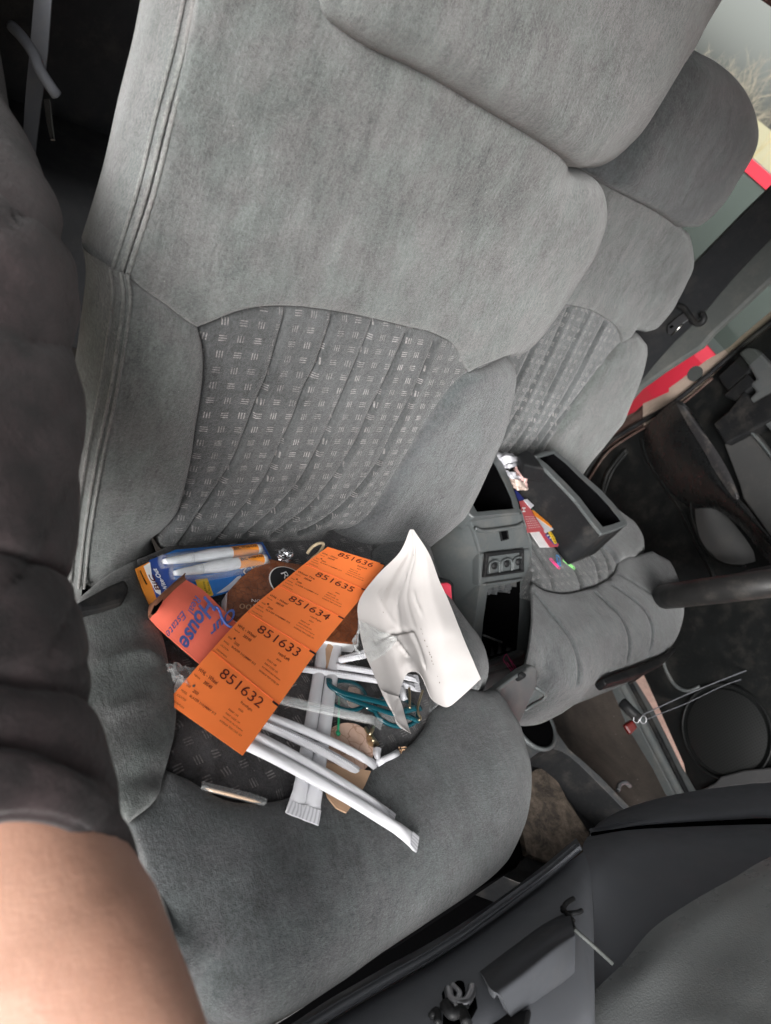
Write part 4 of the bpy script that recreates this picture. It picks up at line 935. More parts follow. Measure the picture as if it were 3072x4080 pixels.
# inner face of the glove box door: gently domed, with the lock housing
face = Surf([[FD.W(x, y, h) for x, y, h in r] for r in (
    [(760, 4440, -.012), (1300, 4082, -.010), (1800, 3782, -.010), (2215, 3474, -.010), (2326, 3392, -.014)],
    [(900, 4500, .0), (1450, 4120, .004), (1900, 3850, .006), (2260, 3560, .0), (2352, 3480, -.014)],
    [(1100, 4600, .0), (1600, 4220, .004), (2000, 3980, .006), (2290, 3760, -.004), (2364, 3650, -.02)],
    [(1300, 4700, -.01), (1750, 4400, -.01), (2150, 4150, -.01), (2330, 4010, -.02), (2368, 3900, -.03)],
    [(1500, 4800, -.03), (1950, 4500, -.03), (2250, 4300, -.03), (2350, 4180, -.04), (2372, 4090, -.05)])])
sheet('glove_box', face, 50, 40, .006, M['dash'], db)
hb = .028
lb = [(1935, 3862), (2240, 3655), (2268, 3668), (2290, 3712), (2284, 3890), (2090, 4065), (2010, 3970)]
S = Surf([[FD.W(x, y, h) for x, y, h in r] for r in (
    [(1905, 3860, -.004), (2040, 3765, .0), (2160, 3680, .0), (2262, 3625, -.004)],
    [(1925, 3890, hb*.8), (2060, 3795, hb), (2185, 3710, hb), (2275, 3660, hb*.7)],
    [(1955, 3940, hb), (2080, 3850, hb*1.1), (2200, 3760, hb*1.1), (2288, 3715, hb*.8)],
    [(2000, 3975, hb*.9), (2100, 3895, hb), (2215, 3800, hb), (2292, 3745, hb*.7)],
    [(2040, 4060, .0), (2120, 4000, .0), (2220, 3920, .0), (2290, 3860, -.0)],
    [(2080, 4100, -.03), (2140, 4060, -.03), (2230, 3980, -.03), (2285, 3900, -.03)])])
sheet('lock_housing', S, 30, 36, .005, plastic('housing_plastic', (.06, .063, .07), .6, .15, 1300, .1, .3), db)
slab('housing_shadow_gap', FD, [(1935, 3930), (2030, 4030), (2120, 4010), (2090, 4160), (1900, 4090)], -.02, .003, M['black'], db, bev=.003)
lm = [(1760, 3945), (1825, 3898), (1850, 3905), (1862, 3950), (1900, 3965), (1905, 4010), (1840, 4110), (1765, 4110)]
slab('latch_opening', FD, lm, -.01, .0085, M['hole'], db, bev=.002)
for pts, r_ in (([(1785, 3940), (1800, 3985), (1850, 3995), (1875, 3960), (1880, 3930)], .004), ([(1770, 4000), (1800, 4040), (1840, 4030), (1860, 4080)], .005), ([(1800, 3925), (1830, 3960), (1815, 4010), (1850, 4060)], .003)):
    tube('latch_spring', [FD.W(x, y, .014) for x, y in crom(pts, 8)], r_*.8, M['steel'] if r_ < .005 else M['black'], db, 8)
for pts in ([(1775, 3990), (1800, 4020), (1860, 4000)], [(1720, 4050), (1740, 4030), (1745, 4080)]): tube('latch_lever', [FD.W(x, y, .013) for x, y in crom(pts, 6)], .003, M['black'], db, 8)
for pts in ([(2242, 3630), (2255, 3600), (2285, 3580)], [(2240, 3615), (2262, 3645), (2285, 3670)], [(2258, 3640), (2300, 3636), (2318, 3628)], [(2275, 3660), (2282, 3690), (2290, 3710)]):
    tube('wire_clip', [FD.W(x, y, .012) for x, y in crom(pts, 6)], .0022, M['black'], db, 8)
tube('hinge_rod', [FD.W(2288, 3702, .022), FD.W(2360, 3765, .010), FD.W(2440, 3838, -.004)], .0017, M['door_g'], db, 8)
# centre fascia and pad, modelled at its depth
fas = Surf([[D(x, y, z) for x, y, z in r] for r in (
    [(2340, 3334, .86), (2500, 3308, .875), (2700, 3296, .885), (2900, 3288, .89), (3072, 3284, .89), (3300, 3280, .89), (3600, 3280, .89)],
    [(2322, 3380, .80), (2500, 3350, .815), (2700, 3340, .825), (2900, 3330, .83), (3072, 3325, .83), (3300, 3320, .83), (3600, 3320, .83)],
    [(2350, 3480, .74), (2520, 3470, .755), (2720, 3450, .765), (2900, 3430, .77), (3072, 3420, .77), (3300, 3400, .77), (3600, 3400, .77)],
    [(2364, 3700, .68), (2500, 3690, .68), (2700, 3660, .68), (2880, 3600, .68), (3060, 3540, .68), (3300, 3500, .68), (3600, 3480, .68)],
    [(2300, 3980, .62), (2450, 3930, .62), (2640, 3860, .62), (2800, 3780, .62), (3000, 3700, .62), (3300, 3620, .62), (3600, 3600, .62)],
    [(2150, 4250, .585), (2300, 4180, .58), (2500, 4100, .575), (2700, 4030, .57), (2950, 3950, .57), (3300, 3800, .57), (3600, 3750, .57)],
    [(2000, 4500, .56), (2200, 4400, .55), (2400, 4330, .545), (2650, 4260, .54), (2950, 4200, .54), (3300, 4000, .54), (3600, 3950, .54)])])
sheet('center_fascia', fas, 60, 60, .01, M['dash'], db)
top3 = Surf([[D(x, y, z) for x, y, z in r] for r in (
    [(2350, 3330, .96), (2392, 3274, .97), (2508, 3215, .98), (2706, 3162, .99), (2946, 3128, 1.0), (3072, 3118, 1.0), (3600, 3100, 1.0)],
    [(2352, 3326, .90), (2420, 3270, .92), (2520, 3240, .93), (2706, 3200, .94), (2946, 3170, .95), (3072, 3160, .95), (3600, 3150, .95)],
    [(2360, 3325, .87), (2440, 3300, .885), (2530, 3280, .89), (2706, 3255, .90), (2946, 3232, .905), (3072, 3225, .905), (3600, 3220, .905)],
    [(2368, 3328, .872), (2450, 3312, .885), (2540, 3298, .892), (2706, 3286, .90), (2946, 3272, .905), (3072, 3266, .905), (3600, 3262, .905)],
    [(2375, 3336, .90), (2460, 3322, .91), (2550, 3308, .915), (2706, 3298, .925), (2946, 3284, .93), (3072, 3278, .93), (3600, 3275, .93)])])
sheet('dash_top', top3, 60, 24, .008, M['dash'], db)
tube('dash_gap', [D(x, y, z-.006) for x, y, z in crom([(2362, 3330, .87), (2450, 3317, .885), (2540, 3303, .893), (2706, 3291, .90), (2946, 3278, .905), (3072, 3273, .905), (3600, 3268, .905)], 10)], .0038, M['hole'], db, 8)
# rounded upper pad that fills the lower right corner
pad = Surf([[D(x, y, z) for x, y, z in r] for r in (
    [(2180, 4220, .575), (2330, 3990, .600), (2480, 3840, .625), (2600, 3700, .645), (2760, 3590, .66), (2920, 3500, .67), (3090, 3405, .68), (3400, 3300, .70)],
    [(2300, 4260, .555), (2420, 4050, .58), (2560, 3880, .60), (2680, 3750, .62), (2830, 3640, .635), (2980, 3545, .645), (3120, 3460, .655), (3450, 3340, .67)],
    [(2500, 4350, .53), (2600, 4150, .55), (2680, 4000, .57), (2780, 3880, .585), (2900, 3770, .60), (3040, 3660, .61), (3180, 3570, .62), (3500, 3450, .64)],
    [(2800, 4400, .50), (2850, 4240, .52), (2900, 4120, .53), (2980, 4010, .545), (3060, 3920, .555), (3180, 3820, .565), (3320, 3700, .575), (3600, 3600, .60)],
    [(3100, 4500, .48), (3150, 4380, .49), (3200, 4250, .50), (3260, 4150, .51), (3320, 4060, .52), (3420, 3960, .53), (3520, 3850, .54), (3800, 3750, .57)],
    [(3500, 4700, .48), (3550, 4550, .49), (3600, 4450, .50), (3650, 4350, .51), (3700, 4260, .52), (3800, 4150, .53), (3900, 4050, .54), (4100, 3950, .57)])])
sheet('dash_pad', pad, 60, 50, .01, M['dash_l'], db)

# ================================================================ things in the driver footwell
wd = root('door_cable', FDR.W(2700, 2700, .02), 'thin pale cable looping down from the open driver door', 'cable')
mk_ = tube('cable', [FDR.W(x, y, .012) for x, y in crom([(2640, 2610), (2646, 2660), (2672, 2710), (2710, 2738), (2760, 2748)], step=10)], .0018, M['cons'], wd, 8)
bpy.data.objects.remove(mk_); bpy.data.objects.remove(wd)
tag(mk('cable', *sweepmesh([D(x, y, z) for x, y, z in crom([(3130, 2640, 1.45), (3040, 2650, 1.45), (2900, 2700, 1.42), (2740, 2765, 1.38), (2620, 2820, 1.35), (2556, 2850, 1.33)], 10)], None, .0011, .0011, 8)[:2], M['belt_g']), 'thin pale wire stretched across the footwell, the upper of two', 'wire', 'wires in the footwell')
tag(mk('cable', *sweepmesh([D(x, y, z) for x, y, z in crom([(3130, 2670, 1.46), (3040, 2685, 1.46), (2900, 2725, 1.43), (2740, 2800, 1.39), (2640, 2840, 1.36), (2572, 2868, 1.34)], 10)], None, .0008, .0008, 8)[:2], M['belt_g']), 'thinner dark wire stretched across the footwell, the lower of two', 'wire', 'wires in the footwell')
lk = root('key_tag', D(2515, 2895, 1.32), 'small red tag on a metal ring hanging below the driver seat front', 'key tag')
prism('tag', [(2488, 2892, 1.31), (2525, 2868, 1.315), (2544, 2900, 1.315), (2512, 2932, 1.31)], .012, plain('dark_red_plastic', (.085, .007, .006), .35), lk, .004)
tube('ring', [D(2536+12*math.cos(a), 2866+14*math.sin(a), 1.31) for a in np.linspace(0, 6.28, 21)[:-1]], .0008, M['steel'], lk, 8, closed=True)
tube('ring', [D(2563+12*math.cos(a), 2868+15*math.sin(a), 1.31) for a in np.linspace(0, 6.28, 21)[:-1]], .0008, M['steel'], lk, 8, closed=True)
lv = [(2478, 2798, 1.33), (2500, 2820, 1.32), (2530, 2850, 1.315), (2548, 2866, 1.31)]
tag(mk('adjuster_lever', *sweepmesh([D(*p) for p in crom(lv, 6)], None, .010, .007, 10)[:2], M['black']), 'short black seat adjuster lever above the red tag', 'lever', 'seat levers')
lv = [(2545, 2672, 1.25), (2520, 2690, 1.25), (2495, 2706, 1.25)]
tag(mk('adjuster_lever', *sweepmesh([D(*p) for p in crom(lv, 6)], None, .011, .010, 10)[:2], M['black']), 'rounded black lever under the front edge of the driver seat', 'lever', 'seat levers')
tag(mk('hose', *sweepmesh([D(x, y, z) for x, y, z in crom([(2462, 3150, 1.22), (2470, 3125, 1.23), (2492, 3118, 1.24), (2510, 3132, 1.25)], 8)], None, .004, .004, 10)[:2], M['consd']), 'short bent grey hose lying on the footwell carpet', 'hose')

# ---- far belt with tongue, over the pillar
b2_ = root('seat_belt', FX.W(2760, 1240, .02), 'black seat belt running down the far pillar with a metal tongue beside the driver seat', 'seat belt')
tag(b2_, 'black seat belt running down the far pillar with shiny metal tongue', 'seat belt')
S = Surf([[FX.W(x0, y0, .025), FX.W(x1, y1, .025)] for (x0, y0), (x1, y1) in (((3110, 720), (3230, 800)), ((2950, 870), (3072, 950)), ((2790, 1035), (2928, 1100)), ((2640, 1200), (2790, 1262)), ((2520, 1330), (2680, 1370)), ((2400, 1450), (2582, 1482)), ((2300, 1600), (2460, 1640)))])
sheet('strap', S, 4, 40, .0018, M['belt'], b2_)
slab('tongue', FX, [(2660, 1298), (2700, 1262), (2735, 1240), (2752, 1268), (2716, 1292), (2676, 1335), (2660, 1330)], .03, .034, M['steel'], b2_, bev=.001)
slab('tongue_slot', FX, [(2666, 1302), (2678, 1294), (2685, 1301), (2672, 1310)], .034, .0345, M['hole'], b2_)
tube('tongue_edge', [FX.W(x, y, .036) for x, y in [(2676, 1335), (2698, 1314), (2720, 1290)]], .0018, M['metal'], b2_, 8)
V = [FX.W(x, y, .034) for x, y in crom([(2700, 1216), (2730, 1232), (2765, 1282), (2790, 1288), (2805, 1270), (2798, 1250)], 6)]
tube('tongue_loop', V, .006, M['black'], b2_, 10)

gp = NT('tinted_window', .05, .6); tr_ = gp.n('ShaderNodeBsdfTransparent'); tr_.inputs[0].default_value = (.85, .87, .84, 1); ad_ = gp.n('ShaderNodeMixShader'); ad_.inputs[0].default_value = .06
gp.l(tr_.outputs[0], ad_.inputs[1]); gp.l(gp.b.outputs[0], ad_.inputs[2]); gp.l(ad_.outputs[0], [n for n in gp.t.nodes if n.type == 'OUTPUT_MATERIAL'][0].inputs['Surface']); gp.col((.02, .02, .02))
box('rear_side_window', WX, 1.425, 1.430, .56, 2.24, 1.12, 1.60, gp.m, car, 0)

# ================================================================ outside, beyond the far side window
rc = root('parked_car', (3.1, 1.4, 0), 'bright red parked car seen through the window and the door gap', 'car')
for_window = None
def cs(name, x0, x1, prof_, y0, y1, mat, par):
    """body section extruded along y: prof_ list of (x,z)"""
    n = len(prof_); ys = np.linspace(y0, y1, 8)
    V = [(x, y, z) for y in ys for x, z in prof_]; F = [(i*n+j, i*n+(j+1) % n, (i+1)*n+(j+1) % n, (i+1)*n+j) for i in range(7) for j in range(n)]
    F += [tuple(range(n))[::-1], tuple(range(7*n, 8*n))]
    return fixn(mk(name, V, F, mat, par, smooth=False))
cs('body', 2.4, 4, [(2.42, .25), (2.36, .45), (2.35, .70), (2.38, .88), (2.46, .93), (3.9, .93), (4.0, .7), (3.95, .25)], -1.6, 3.6, M['redpaint'], rc)
cs('cabin_glass', 2.5, 3.8, [(2.44, .92), (2.61, 1.355), (3.7, 1.355), (3.85, .92)], .0, 3.2, M['glass'], rc)
cs('roof', 2.6, 3.7, [(2.60, 1.352), (2.61, 1.392), (2.70, 1.398), (3.6, 1.40), (3.72, 1.35)], .1, 3.2, M['redpaint'], rc)
for y in (1.55,): prism_ = cs('window_pillar', 0, 0, [(2.47, .92), (2.60, 1.28), (2.64, 1.28), (2.51, .92)], y, y+.07, M['redpaint'], rc)
tag(mk('white_trim_strip', [(2.335, y, z) for y in (.35, .75) for z in (.845, .865)]+[(2.35, y, z) for y in (.35, .75) for z in (.845, .865)], [(0, 1, 3, 2), (4, 6, 7, 5), (0, 2, 6, 4), (1, 5, 7, 3), (0, 4, 5, 1), (2, 3, 7, 6)], M['wh'], rc))
trl = root('box_trailer', (8, 5, 0), 'long cream box trailer standing behind the red car', 'trailer')
tb_ = cs('trailer_box', 0, 0, [(7.0, .5), (7.0, 1.70), (9.4, 1.70), (9.4, .5)], .5, 13, M['cream'], trl)
cs('trailer_skirt', 0, 0, [(7.06, .1), (7.06, .5), (9.3, .5), (9.3, .1)], .6, 12.8, M['dash'], trl)
def tree(x, y, h, seed, label):
    r = random.Random(seed); t = root('bare_tree', (x, y, 0), label, 'tree', 'bare trees beyond the trailer')
    V, F = [], []
    def br(p, d, L, rad, lev):
        pts = [p]; q = np.array(p); dd = np.array(d)
        for i in range(4):
            dd = dd+np.array([r.uniform(-.16, .16), r.uniform(-.16, .16), r.uniform(-.03, .12)]); dd /= np.linalg.norm(dd); q = q+dd*L/4; pts.append(q.copy())
        v, f, _ = sweepmesh(pts, None, np.linspace(rad, rad*.55, 5), np.linspace(rad, rad*.55, 5), 5 if lev < 2 else 3, cap=False)
        o = len(V); V.extend(v); F.extend([tuple(i+o for i in ff) for ff in f])
        if lev < 5:
            for k in range(4 if lev < 3 else 3):
                a = r.uniform(.45, 1); j = pts[min(4, 1+int(a*4))]
                ang = r.uniform(0, 6.28); sp = r.uniform(.35, .85)
                pr = np.array([math.cos(ang), math.sin(ang), .25]); nd = dd*(1-sp*.5)+pr*sp; nd /= np.linalg.norm(nd)
                br(j, nd, L*r.uniform(.55, .78), rad*.5, lev+1)
    br(np.array((x, y, 0.)), np.array((0, 0, 1.)), h*.36, h*.018, 0)
    mk('branches', V, F, M['bark'], t)
lbs = ['bare leafless tree, the nearest and tallest in the window', 'bare leafless tree close beside the nearest one', 'thin bare tree at the right edge of the window', 'distant bare tree low above the cream trailer', 'bare tree behind the black headrest', 'small far bare tree between the others']
for i, (x, y, h) in enumerate(((13, 8.6, 2.7), (13, 10.8, 2.5), (14, 13.5, 2.7), (15, 9.8, 3.2), (15.5, 12.2, 3.0), (14.5, 15.5, 2.8))): tree(x, y, h, i+3, lbs[i])
V, F = [], []
for i in range(90):
    x, y = 6.2+random.uniform(-.3, .4), random.uniform(2, 9); h = random.uniform(1.2, 1.75); a = random.uniform(-.2, .2)
    p = [np.array((x, y, 0)), np.array((x, y+a*.4, h*.5)), np.array((x, y+a, h))]; v, f, _ = sweepmesh(p, None, np.array([.006, .005, .002]), np.array([.006, .005, .002]), 3, cap=False)
    o = len(V); V.extend(v); F.extend([tuple(i_+o for i_ in ff) for ff in f])
tag(mk('dry_grass', V, F, M['dry']), 'dry straw coloured weeds growing in front of the trailer', 'grass', None, 'stuff')

# ================================================================ clutter on the near seat
from mathutils import noise as mnoise
def label(txt, F_, h, A, B, C, shear=0.0, off=0.0):
    """writing whose baseline runs A->B and whose left edge runs A->C (photo pixels), laid on frame F_"""
    V, F = textmesh(txt, 1.0, shear, off=off); V = fit(V, 0, 1, 0, 1)
    A, B, C = map(lambda q: np.array(q, float), (A, B, C))
    def mp(x, y):
        p = A+(B-A)*x+(C-A)*y; return F_.W(p[0], p[1], h)
    return (V, F, mp)
EPS = .0007
# --- brown leather-look box
bx_ = root('brown_box', FC.W(1180, 2400, 0), 'flat brown leather-look box with black round emblem, mostly under the orange strip', 'box')
bp = [(1060, 2222), (1130, 2238), (1440, 2282), (1432, 2400), (1424, 2566), (1330, 2556), (1120, 2512), (945, 2474), (903, 2452), (908, 2357), (960, 2300)]
slab('lid', FC, bp, .006, .018, M['leather'], bx_, bev=.001, hp=.018)
slab('white_edge', FC, [(x+(-4 if x < 1100 else 3), y+5) for x, y in bp], .004, .0165, M['wh'], bx_, hp=.0165)
cb_c = FC.px(1152, 2326, .018)
disc_ = [(cb_c[0]+.0205*math.cos(a), cb_c[1]+.0205*math.sin(a)) for a in np.linspace(0, 6.2832, 41)[:-1]]
slab('emblem_border', FC, [(cb_c[0]+.0217*math.cos(a), cb_c[1]+.0217*math.sin(a)) for a in np.linspace(0, 6.2832, 41)[:-1]], .018, .0184, M['wh'], bx_, px=False)
slab('emblem', FC, disc_, .018, .0188, M['blk'], bx_, px=False)
printed('writing', [label('RF', FC, .0192, (1118, 2284), (1150, 2328), (1140, 2276)), label('NO', FC, .0192, (1002, 2398), (1040, 2402), (1003, 2386)), label('R', FC, .0192, (1010, 2416), (1022, 2417), (1011, 2406))], M['wh'], bx_)
printed('embossed_zeros', [label('00', FC, .0190, (952, 2424), (1000, 2430), (956, 2404))], M['kraft'], bx_)
# --- correction pen pack
FP = Frame(FC.W(800, 2330, .010), FC.U, FC.V*math.cos(.10)-FC.N*math.sin(.10), FC.N*math.cos(.10)+FC.V*math.sin(.10))
pk = root('pen_pack', FP.W(820, 2300, 0), 'blue blister pack of two white correction pens with an orange hang tab', 'pen pack')
slab('card', FP, [(596, 2232), (700, 2190), (1046, 2160), (1122, 2306), (849, 2376), (700, 2392), (640, 2440)], 0, .0012, M['cblue'], pk, hp=.0012)
slab('card_band', FP, [(596, 2234), (660, 2206), (690, 2250), (700, 2390), (642, 2438), (606, 2330)], .0013, .0017, M['cnavy'], pk)
slab('card_band', FP, [(990, 2168), (1044, 2162), (1119, 2305), (1060, 2320)], .0013, .0016, M['cnavy'], pk)
ringslab('hang_tab', FP, [(540, 2266), (594, 2238), (606, 2330), (642, 2440), (600, 2425), (566, 2340)], [(556, 2272), (562, 2270), (576, 2300), (590, 2326), (582, 2330), (570, 2306)], 0, .0013, M['corange'], pk, bev=0)
slab('white_flash', FP, [(572, 2256), (598, 2240), (606, 2300), (640, 2352), (642, 2372), (622, 2360), (590, 2300)], .0018, .0021, M['wh'], pk)
slab('yellow_flash', FP, [(778, 2310), (826, 2304), (850, 2368), (846, 2374), (812, 2380), (788, 2340)], .0018, .0020, M['cyellow'], pk)
printed('small_print', [label('Correct', FP, .0023, (832, 2366), (826, 2318), (842, 2364)), label('Precise', FP, .0023, (818, 2362), (808, 2318), (828, 2360)),
        label('2', FP, .0023, (1092, 2296), (1102, 2296), (1090, 2274))], M['blk'], pk)
printed('brand_print', [label('Wite-Out', FP, .0021, (672, 2350), (622, 2262), (656, 2356), .3, .02)], M['wh'], pk)
printed('brand_mark', [label('BiC', FP, .0022, (640, 2350), (608, 2284), (622, 2356), .2, .02)], M['ink'], pk)
sq = crom([(960, 2266), (980, 2262), (972, 2280), (1000, 2300), (1030, 2316), (1036, 2304), (1010, 2270), (996, 2250), (1008, 2248), (1030, 2268), (1046, 2276), (1046, 2264), (1030, 2246), (1042, 2242), (1060, 2250), (1062, 2240), (1050, 2230)], 5)
tube('squiggle', [FP.W(x, y, .0020) for x, y in sq], .0006, M['wh'], pk, 6)
hand = [(862, 2366), (910, 2330), (945, 2298), (960, 2292), (964, 2308), (1000, 2300), (968, 2318), (940, 2340), (900, 2356)]
slab('printed_tip', FP, hand, .0018, .0021, M['whited'] if False else paper('printed_grey', (.55, .6, .68), .3), pk)
for k, (L_, R2) in enumerate((((650, 2238), (1036, 2186)), ((694, 2284), (1058, 2226)))):
    a, b = FP.W(*L_, .0075), FP.W(*R2, .0075); t_ = np.linspace(0, 1, 24)
    rad = np.interp(t_, [0, .04, .08, .20, .24, .30, .45, .60, .72, .98, 1], [.0022, .0030, .0034, .0040, .0046, .0048, .0062, .0060, .0054, .0054, .0046])
    pts = [a+(b-a)*t for t in t_]
    pn = tube('pen', pts, rad, M['penwhite'], pk, 16, up=FP.N)
    lb_ = tube('pen_label', [a+(b-a)*t for t in np.linspace(.66, .95, 6)], .00565, M['corange'], pn, 16, up=FP.N, cap=False)
    tube('pen_label_band', [a+(b-a)*t+FP.V*-.0022+FP.N*.0002 for t in np.linspace(.76, .93, 6)], .0037, M['cnavy'], pn, 12, up=FP.N)
    tube('pen_cap', [a+(b-a)*t for t in np.linspace(-.02, .27, 8)], .0062, M['blister'], pn, 16, up=FP.N)
    e = (b-a)/np.linalg.norm(b-a); s_ = np.cross(FP.N, e)
    it = []
    for txt, t0, t1, v0_, v1_ in (('BiC', .68, .76, -.0012, .0024), ('Wite-Out', .77, .94, -.0006, .0030)):
        V, F = textmesh(txt, 1, .15, off=.02); V = fit(V, 0, 1, 0, 1)
        def mp(x, y, t0=t0, t1=t1, v0_=v0_, v1_=v1_):
            vv = v0_+(v1_-v0_)*y; return a+(b-a)*(t0+(t1-t0)*x)+s_*vv+FP.N*(math.sqrt(max(0, .0059**2-vv**2)))
        it.append((V, F, mp))
    printed('pen_writing', it, M['blk'], pn)
bs = Surf([[FP.W(x, y, h) for x, y, h in r] for r in ([(668, 2204, .002), (800, 2186, .002), (940, 2172, .002), (1030, 2164, .002)], [(660, 2222, .012), (800, 2205, .014), (940, 2188, .014), (1046, 2180, .011)], [(680, 2262, .013), (820, 2246, .014), (960, 2230, .014), (1062, 2214, .011)], [(700, 2300, .010), (830, 2290, .013), (970, 2262, .013), (1074, 2236, .009)], [(715, 2322, .002), (840, 2312, .002), (980, 2285, .002), (1080, 2256, .002)])])
sheet('blister', bs, 30, 16, .0004, M['blister'], pk)
# --- coral card sleeve
FS = Frame(FC.W(760, 2460, .014), FC.U, FC.V*math.cos(.06)-FC.N*math.sin(-.06), FC.N*math.cos(.06)-FC.V*math.sin(.06))
FS = Frame(FC.W(760, 2460, .020), FC.U, FC.V, FC.N)
cs_ = root('card_sleeve', FS.W(790, 2470, -.01), 'coral red card sleeve printed with blue script, its open end curled', 'card sleeve')
fr_ = [(597, 2468), (604, 2446), (655, 2388), (700, 2345), (735, 2314), (770, 2318), (792, 2338), (940, 2480), (1000, 2530), (850, 2700), (796, 2640), (700, 2560), (612, 2488)]
S = Surf([[FS.W(x, y, h) for x, y, h in r] for r in ([(597, 2466, .004), (640, 2408, .009), (692, 2352, .009), (742, 2310, .006)], [(640, 2510, .002), (700, 2450, .007), (760, 2400, .007), (810, 2352, .003)], [(710, 2570, .001), (770, 2510, .004), (830, 2450, .004), (880, 2420, .001)], [(800, 2648, .0), (860, 2590, .001), (910, 2530, .001), (960, 2500, .0)])])
sheet('front', S, 16, 16, .0008, M['coral'], cs_)
S2 = Surf([[FS.W(x, y, h) for x, y, h in r] for r in ([(600, 2470, -.010), (645, 2410, -.012), (692, 2354, -.012), (742, 2314, -.010)], [(640, 2514, -.010), (700, 2454, -.012), (760, 2404, -.012), (810, 2356, -.010)], [(800, 2652, -.009), (860, 2594, -.009), (910, 2534, -.009), (960, 2504, -.009)])])
sheet('back', S2, 10, 10, .0008, M['coral_in'], cs_)
for k, (e0, e1) in enumerate((((0, 0), (0, 1)), ((1, 0), (1, 1)))):
    P = [S(k, t) for t in np.linspace(0, 1, 12)]; Q = [S2(k, t) for t in np.linspace(0, 1, 12)]
    mk('side_fold', P+Q, [(i, i+1, 13+i, 12+i) for i in range(11)], M['coral'], cs_)
fl = Surf([[FS.W(x, y, h) for x, y, h in r] for r in ([(597, 2466, .004), (640, 2408, .009), (692, 2352, .009), (742, 2310, .006)], [(590, 2450, .006), (628, 2400, .014), (684, 2340, .014), (738, 2300, .008)], [(592, 2420, .004), (622, 2385, .012), (688, 2325, .013), (736, 2288, .007)], [(600, 2404, -.004), (640, 2378, .004), (700, 2318, .005), (738, 2282, .0)])])
sheet('curled_flap', fl, 14, 12, .0008, paper('brown_flap', (.20, .085, .05), .75, .2), cs_)
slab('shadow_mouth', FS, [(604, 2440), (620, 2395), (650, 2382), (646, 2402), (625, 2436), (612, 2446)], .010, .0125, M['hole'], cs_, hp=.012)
def onS(items, mat, name):
    out = []
    for txt, A, B, C, sh, off in items:
        V, F = textmesh(txt, 1.0, sh, off=off); V = fit(V, 0, 1, 0, 1); A, B, C = [np.array(q, float) for q in (A, B, C)]
        def mp(x, y, A=A, B=B, C=C):
            p = A+(B-A)*x+(C-A)*y; g = FS.px(p[0], p[1], .0075)
            best = .0095-.0075*min(1, max(0, ((p[0]+p[1])-(3040))/300)); return FS.W(p[0], p[1], best+.0012)
        out.append((V, F, mp))
    return printed(name, out, mat, cs_)
onS([('House', (815, 2372), (706, 2560), (872, 2408), .35, .025), ('Real', (778, 2372), (744, 2440), (806, 2384), .35, 0), ('Estate', (726, 2432), (656, 2524), (748, 2452), .35, 0),
     ('Our', (925, 2420), (826, 2508), (948, 2452), .35, .02)], M['blueink'], 'printed_script')
sw1 = crom([(940, 2506), (905, 2490), (885, 2462), (876, 2436), (860, 2418), (848, 2430)], 8)
tube('script_flourish', [FS.W(x, y, .0035) for x, y in sw1], .0012, M['blueink'], cs_, 6)
# --- crumpled clear wrapper under the strip
cw = Surf([[FC.W(x, y, h) for x, y, h in r] for r in ([(652, 2650, .012), (690, 2640, .02), (740, 2656, .014), (800, 2660, .02)], [(670, 2690, .010), (700, 2680, .022), (750, 2688, .012), (810, 2690, .02)], [(680, 2730, .010), (720, 2725, .016), (760, 2730, .022), (820, 2740, .014)], [(690, 2755, .009), (730, 2760, .012), (770, 2770, .014), (830, 2790, .012)])])
def crink(uv): return np.array([.004*mnoise.noise((float(a)*5, float(b)*6, .3))+.0025*mnoise.noise((float(a)*15, float(b)*13, 3)) for a, b in uv])
o = tag(sheet('clear_wrapper', cw, 26, 22, .0003, M['wrap'], None, disp=crink), 'crumpled clear plastic wrapper sticking out left of the orange strip', 'wrapper')
lt = root('printed_slip', FC.W(700, 2740, .0), 'small white printed slip peeking out under the left edge of the orange strip', 'slip')
slab('slip', FC, [(706, 2706), (760, 2700), (800, 2740), (720, 2780), (688, 2756)], .009, .0096, M['wh'], lt, hp=.0096)
printed('print', [label('I I I I', FC, .0100, (706, 2725), (730, 2716), (708, 2718)), label('I I I I', FC, .0100, (700, 2745), (730, 2734), (702, 2738)), label('= = =', FC, .0100, (700, 2756), (728, 2744), (701, 2750))], M['blk'], lt)
# --- orange tag strip
Lp = [(1306, 2179), (1214, 2246), (1108, 2333), (985, 2437), (843, 2591), (664, 2797)]
Rp = [(1534, 2249), (1462, 2352), (1371, 2464), (1258, 2602), (1112, 2808), (967, 3010)]
Hl = [.040, .034, .032, .030, .028, .014]; Hr = [.040, .036, .036, .038, .038, .034]
rows = []
for (a, b, hl, hr) in zip(Lp, Rp, Hl, Hr):
    rows.append([FC.W(a[0]+(b[0]-a[0])*t, a[1]+(b[1]-a[1])*t, hl+(hr-hl)*t+(.004*math.sin(math.pi*t))) for t in (0, .33, .67, 1)])
TS = Surf(rows)
st = root('tag_strip', FC.W(1100, 2600, 0), 'long fluorescent orange strip of five numbered parts tags lying across the clutter', 'tag strip')
sheet('strip', TS, 16, 60, .0003, M['orange'], st)
def tmap(k, e=.0006):
    def mp(x, y):
        v = (k+y)/5; p = TS(x, v); return p+TS.nrm(x, v)*e
    return mp
nums = ['851636', '851635', '851634', '851633', '851632']; pos = ['frontLeft', 'tireLoc', 'rearRight', 'rearLeft', 'frontRight']
small, big = [], []
def put(lst, k, txt, x0, x1, y0, y1, off=0):
    V, F = textmesh(txt, 1, off=off); V = fit(V, x0, x1, y1, y0); lst.append((V, F, tmap(k)))
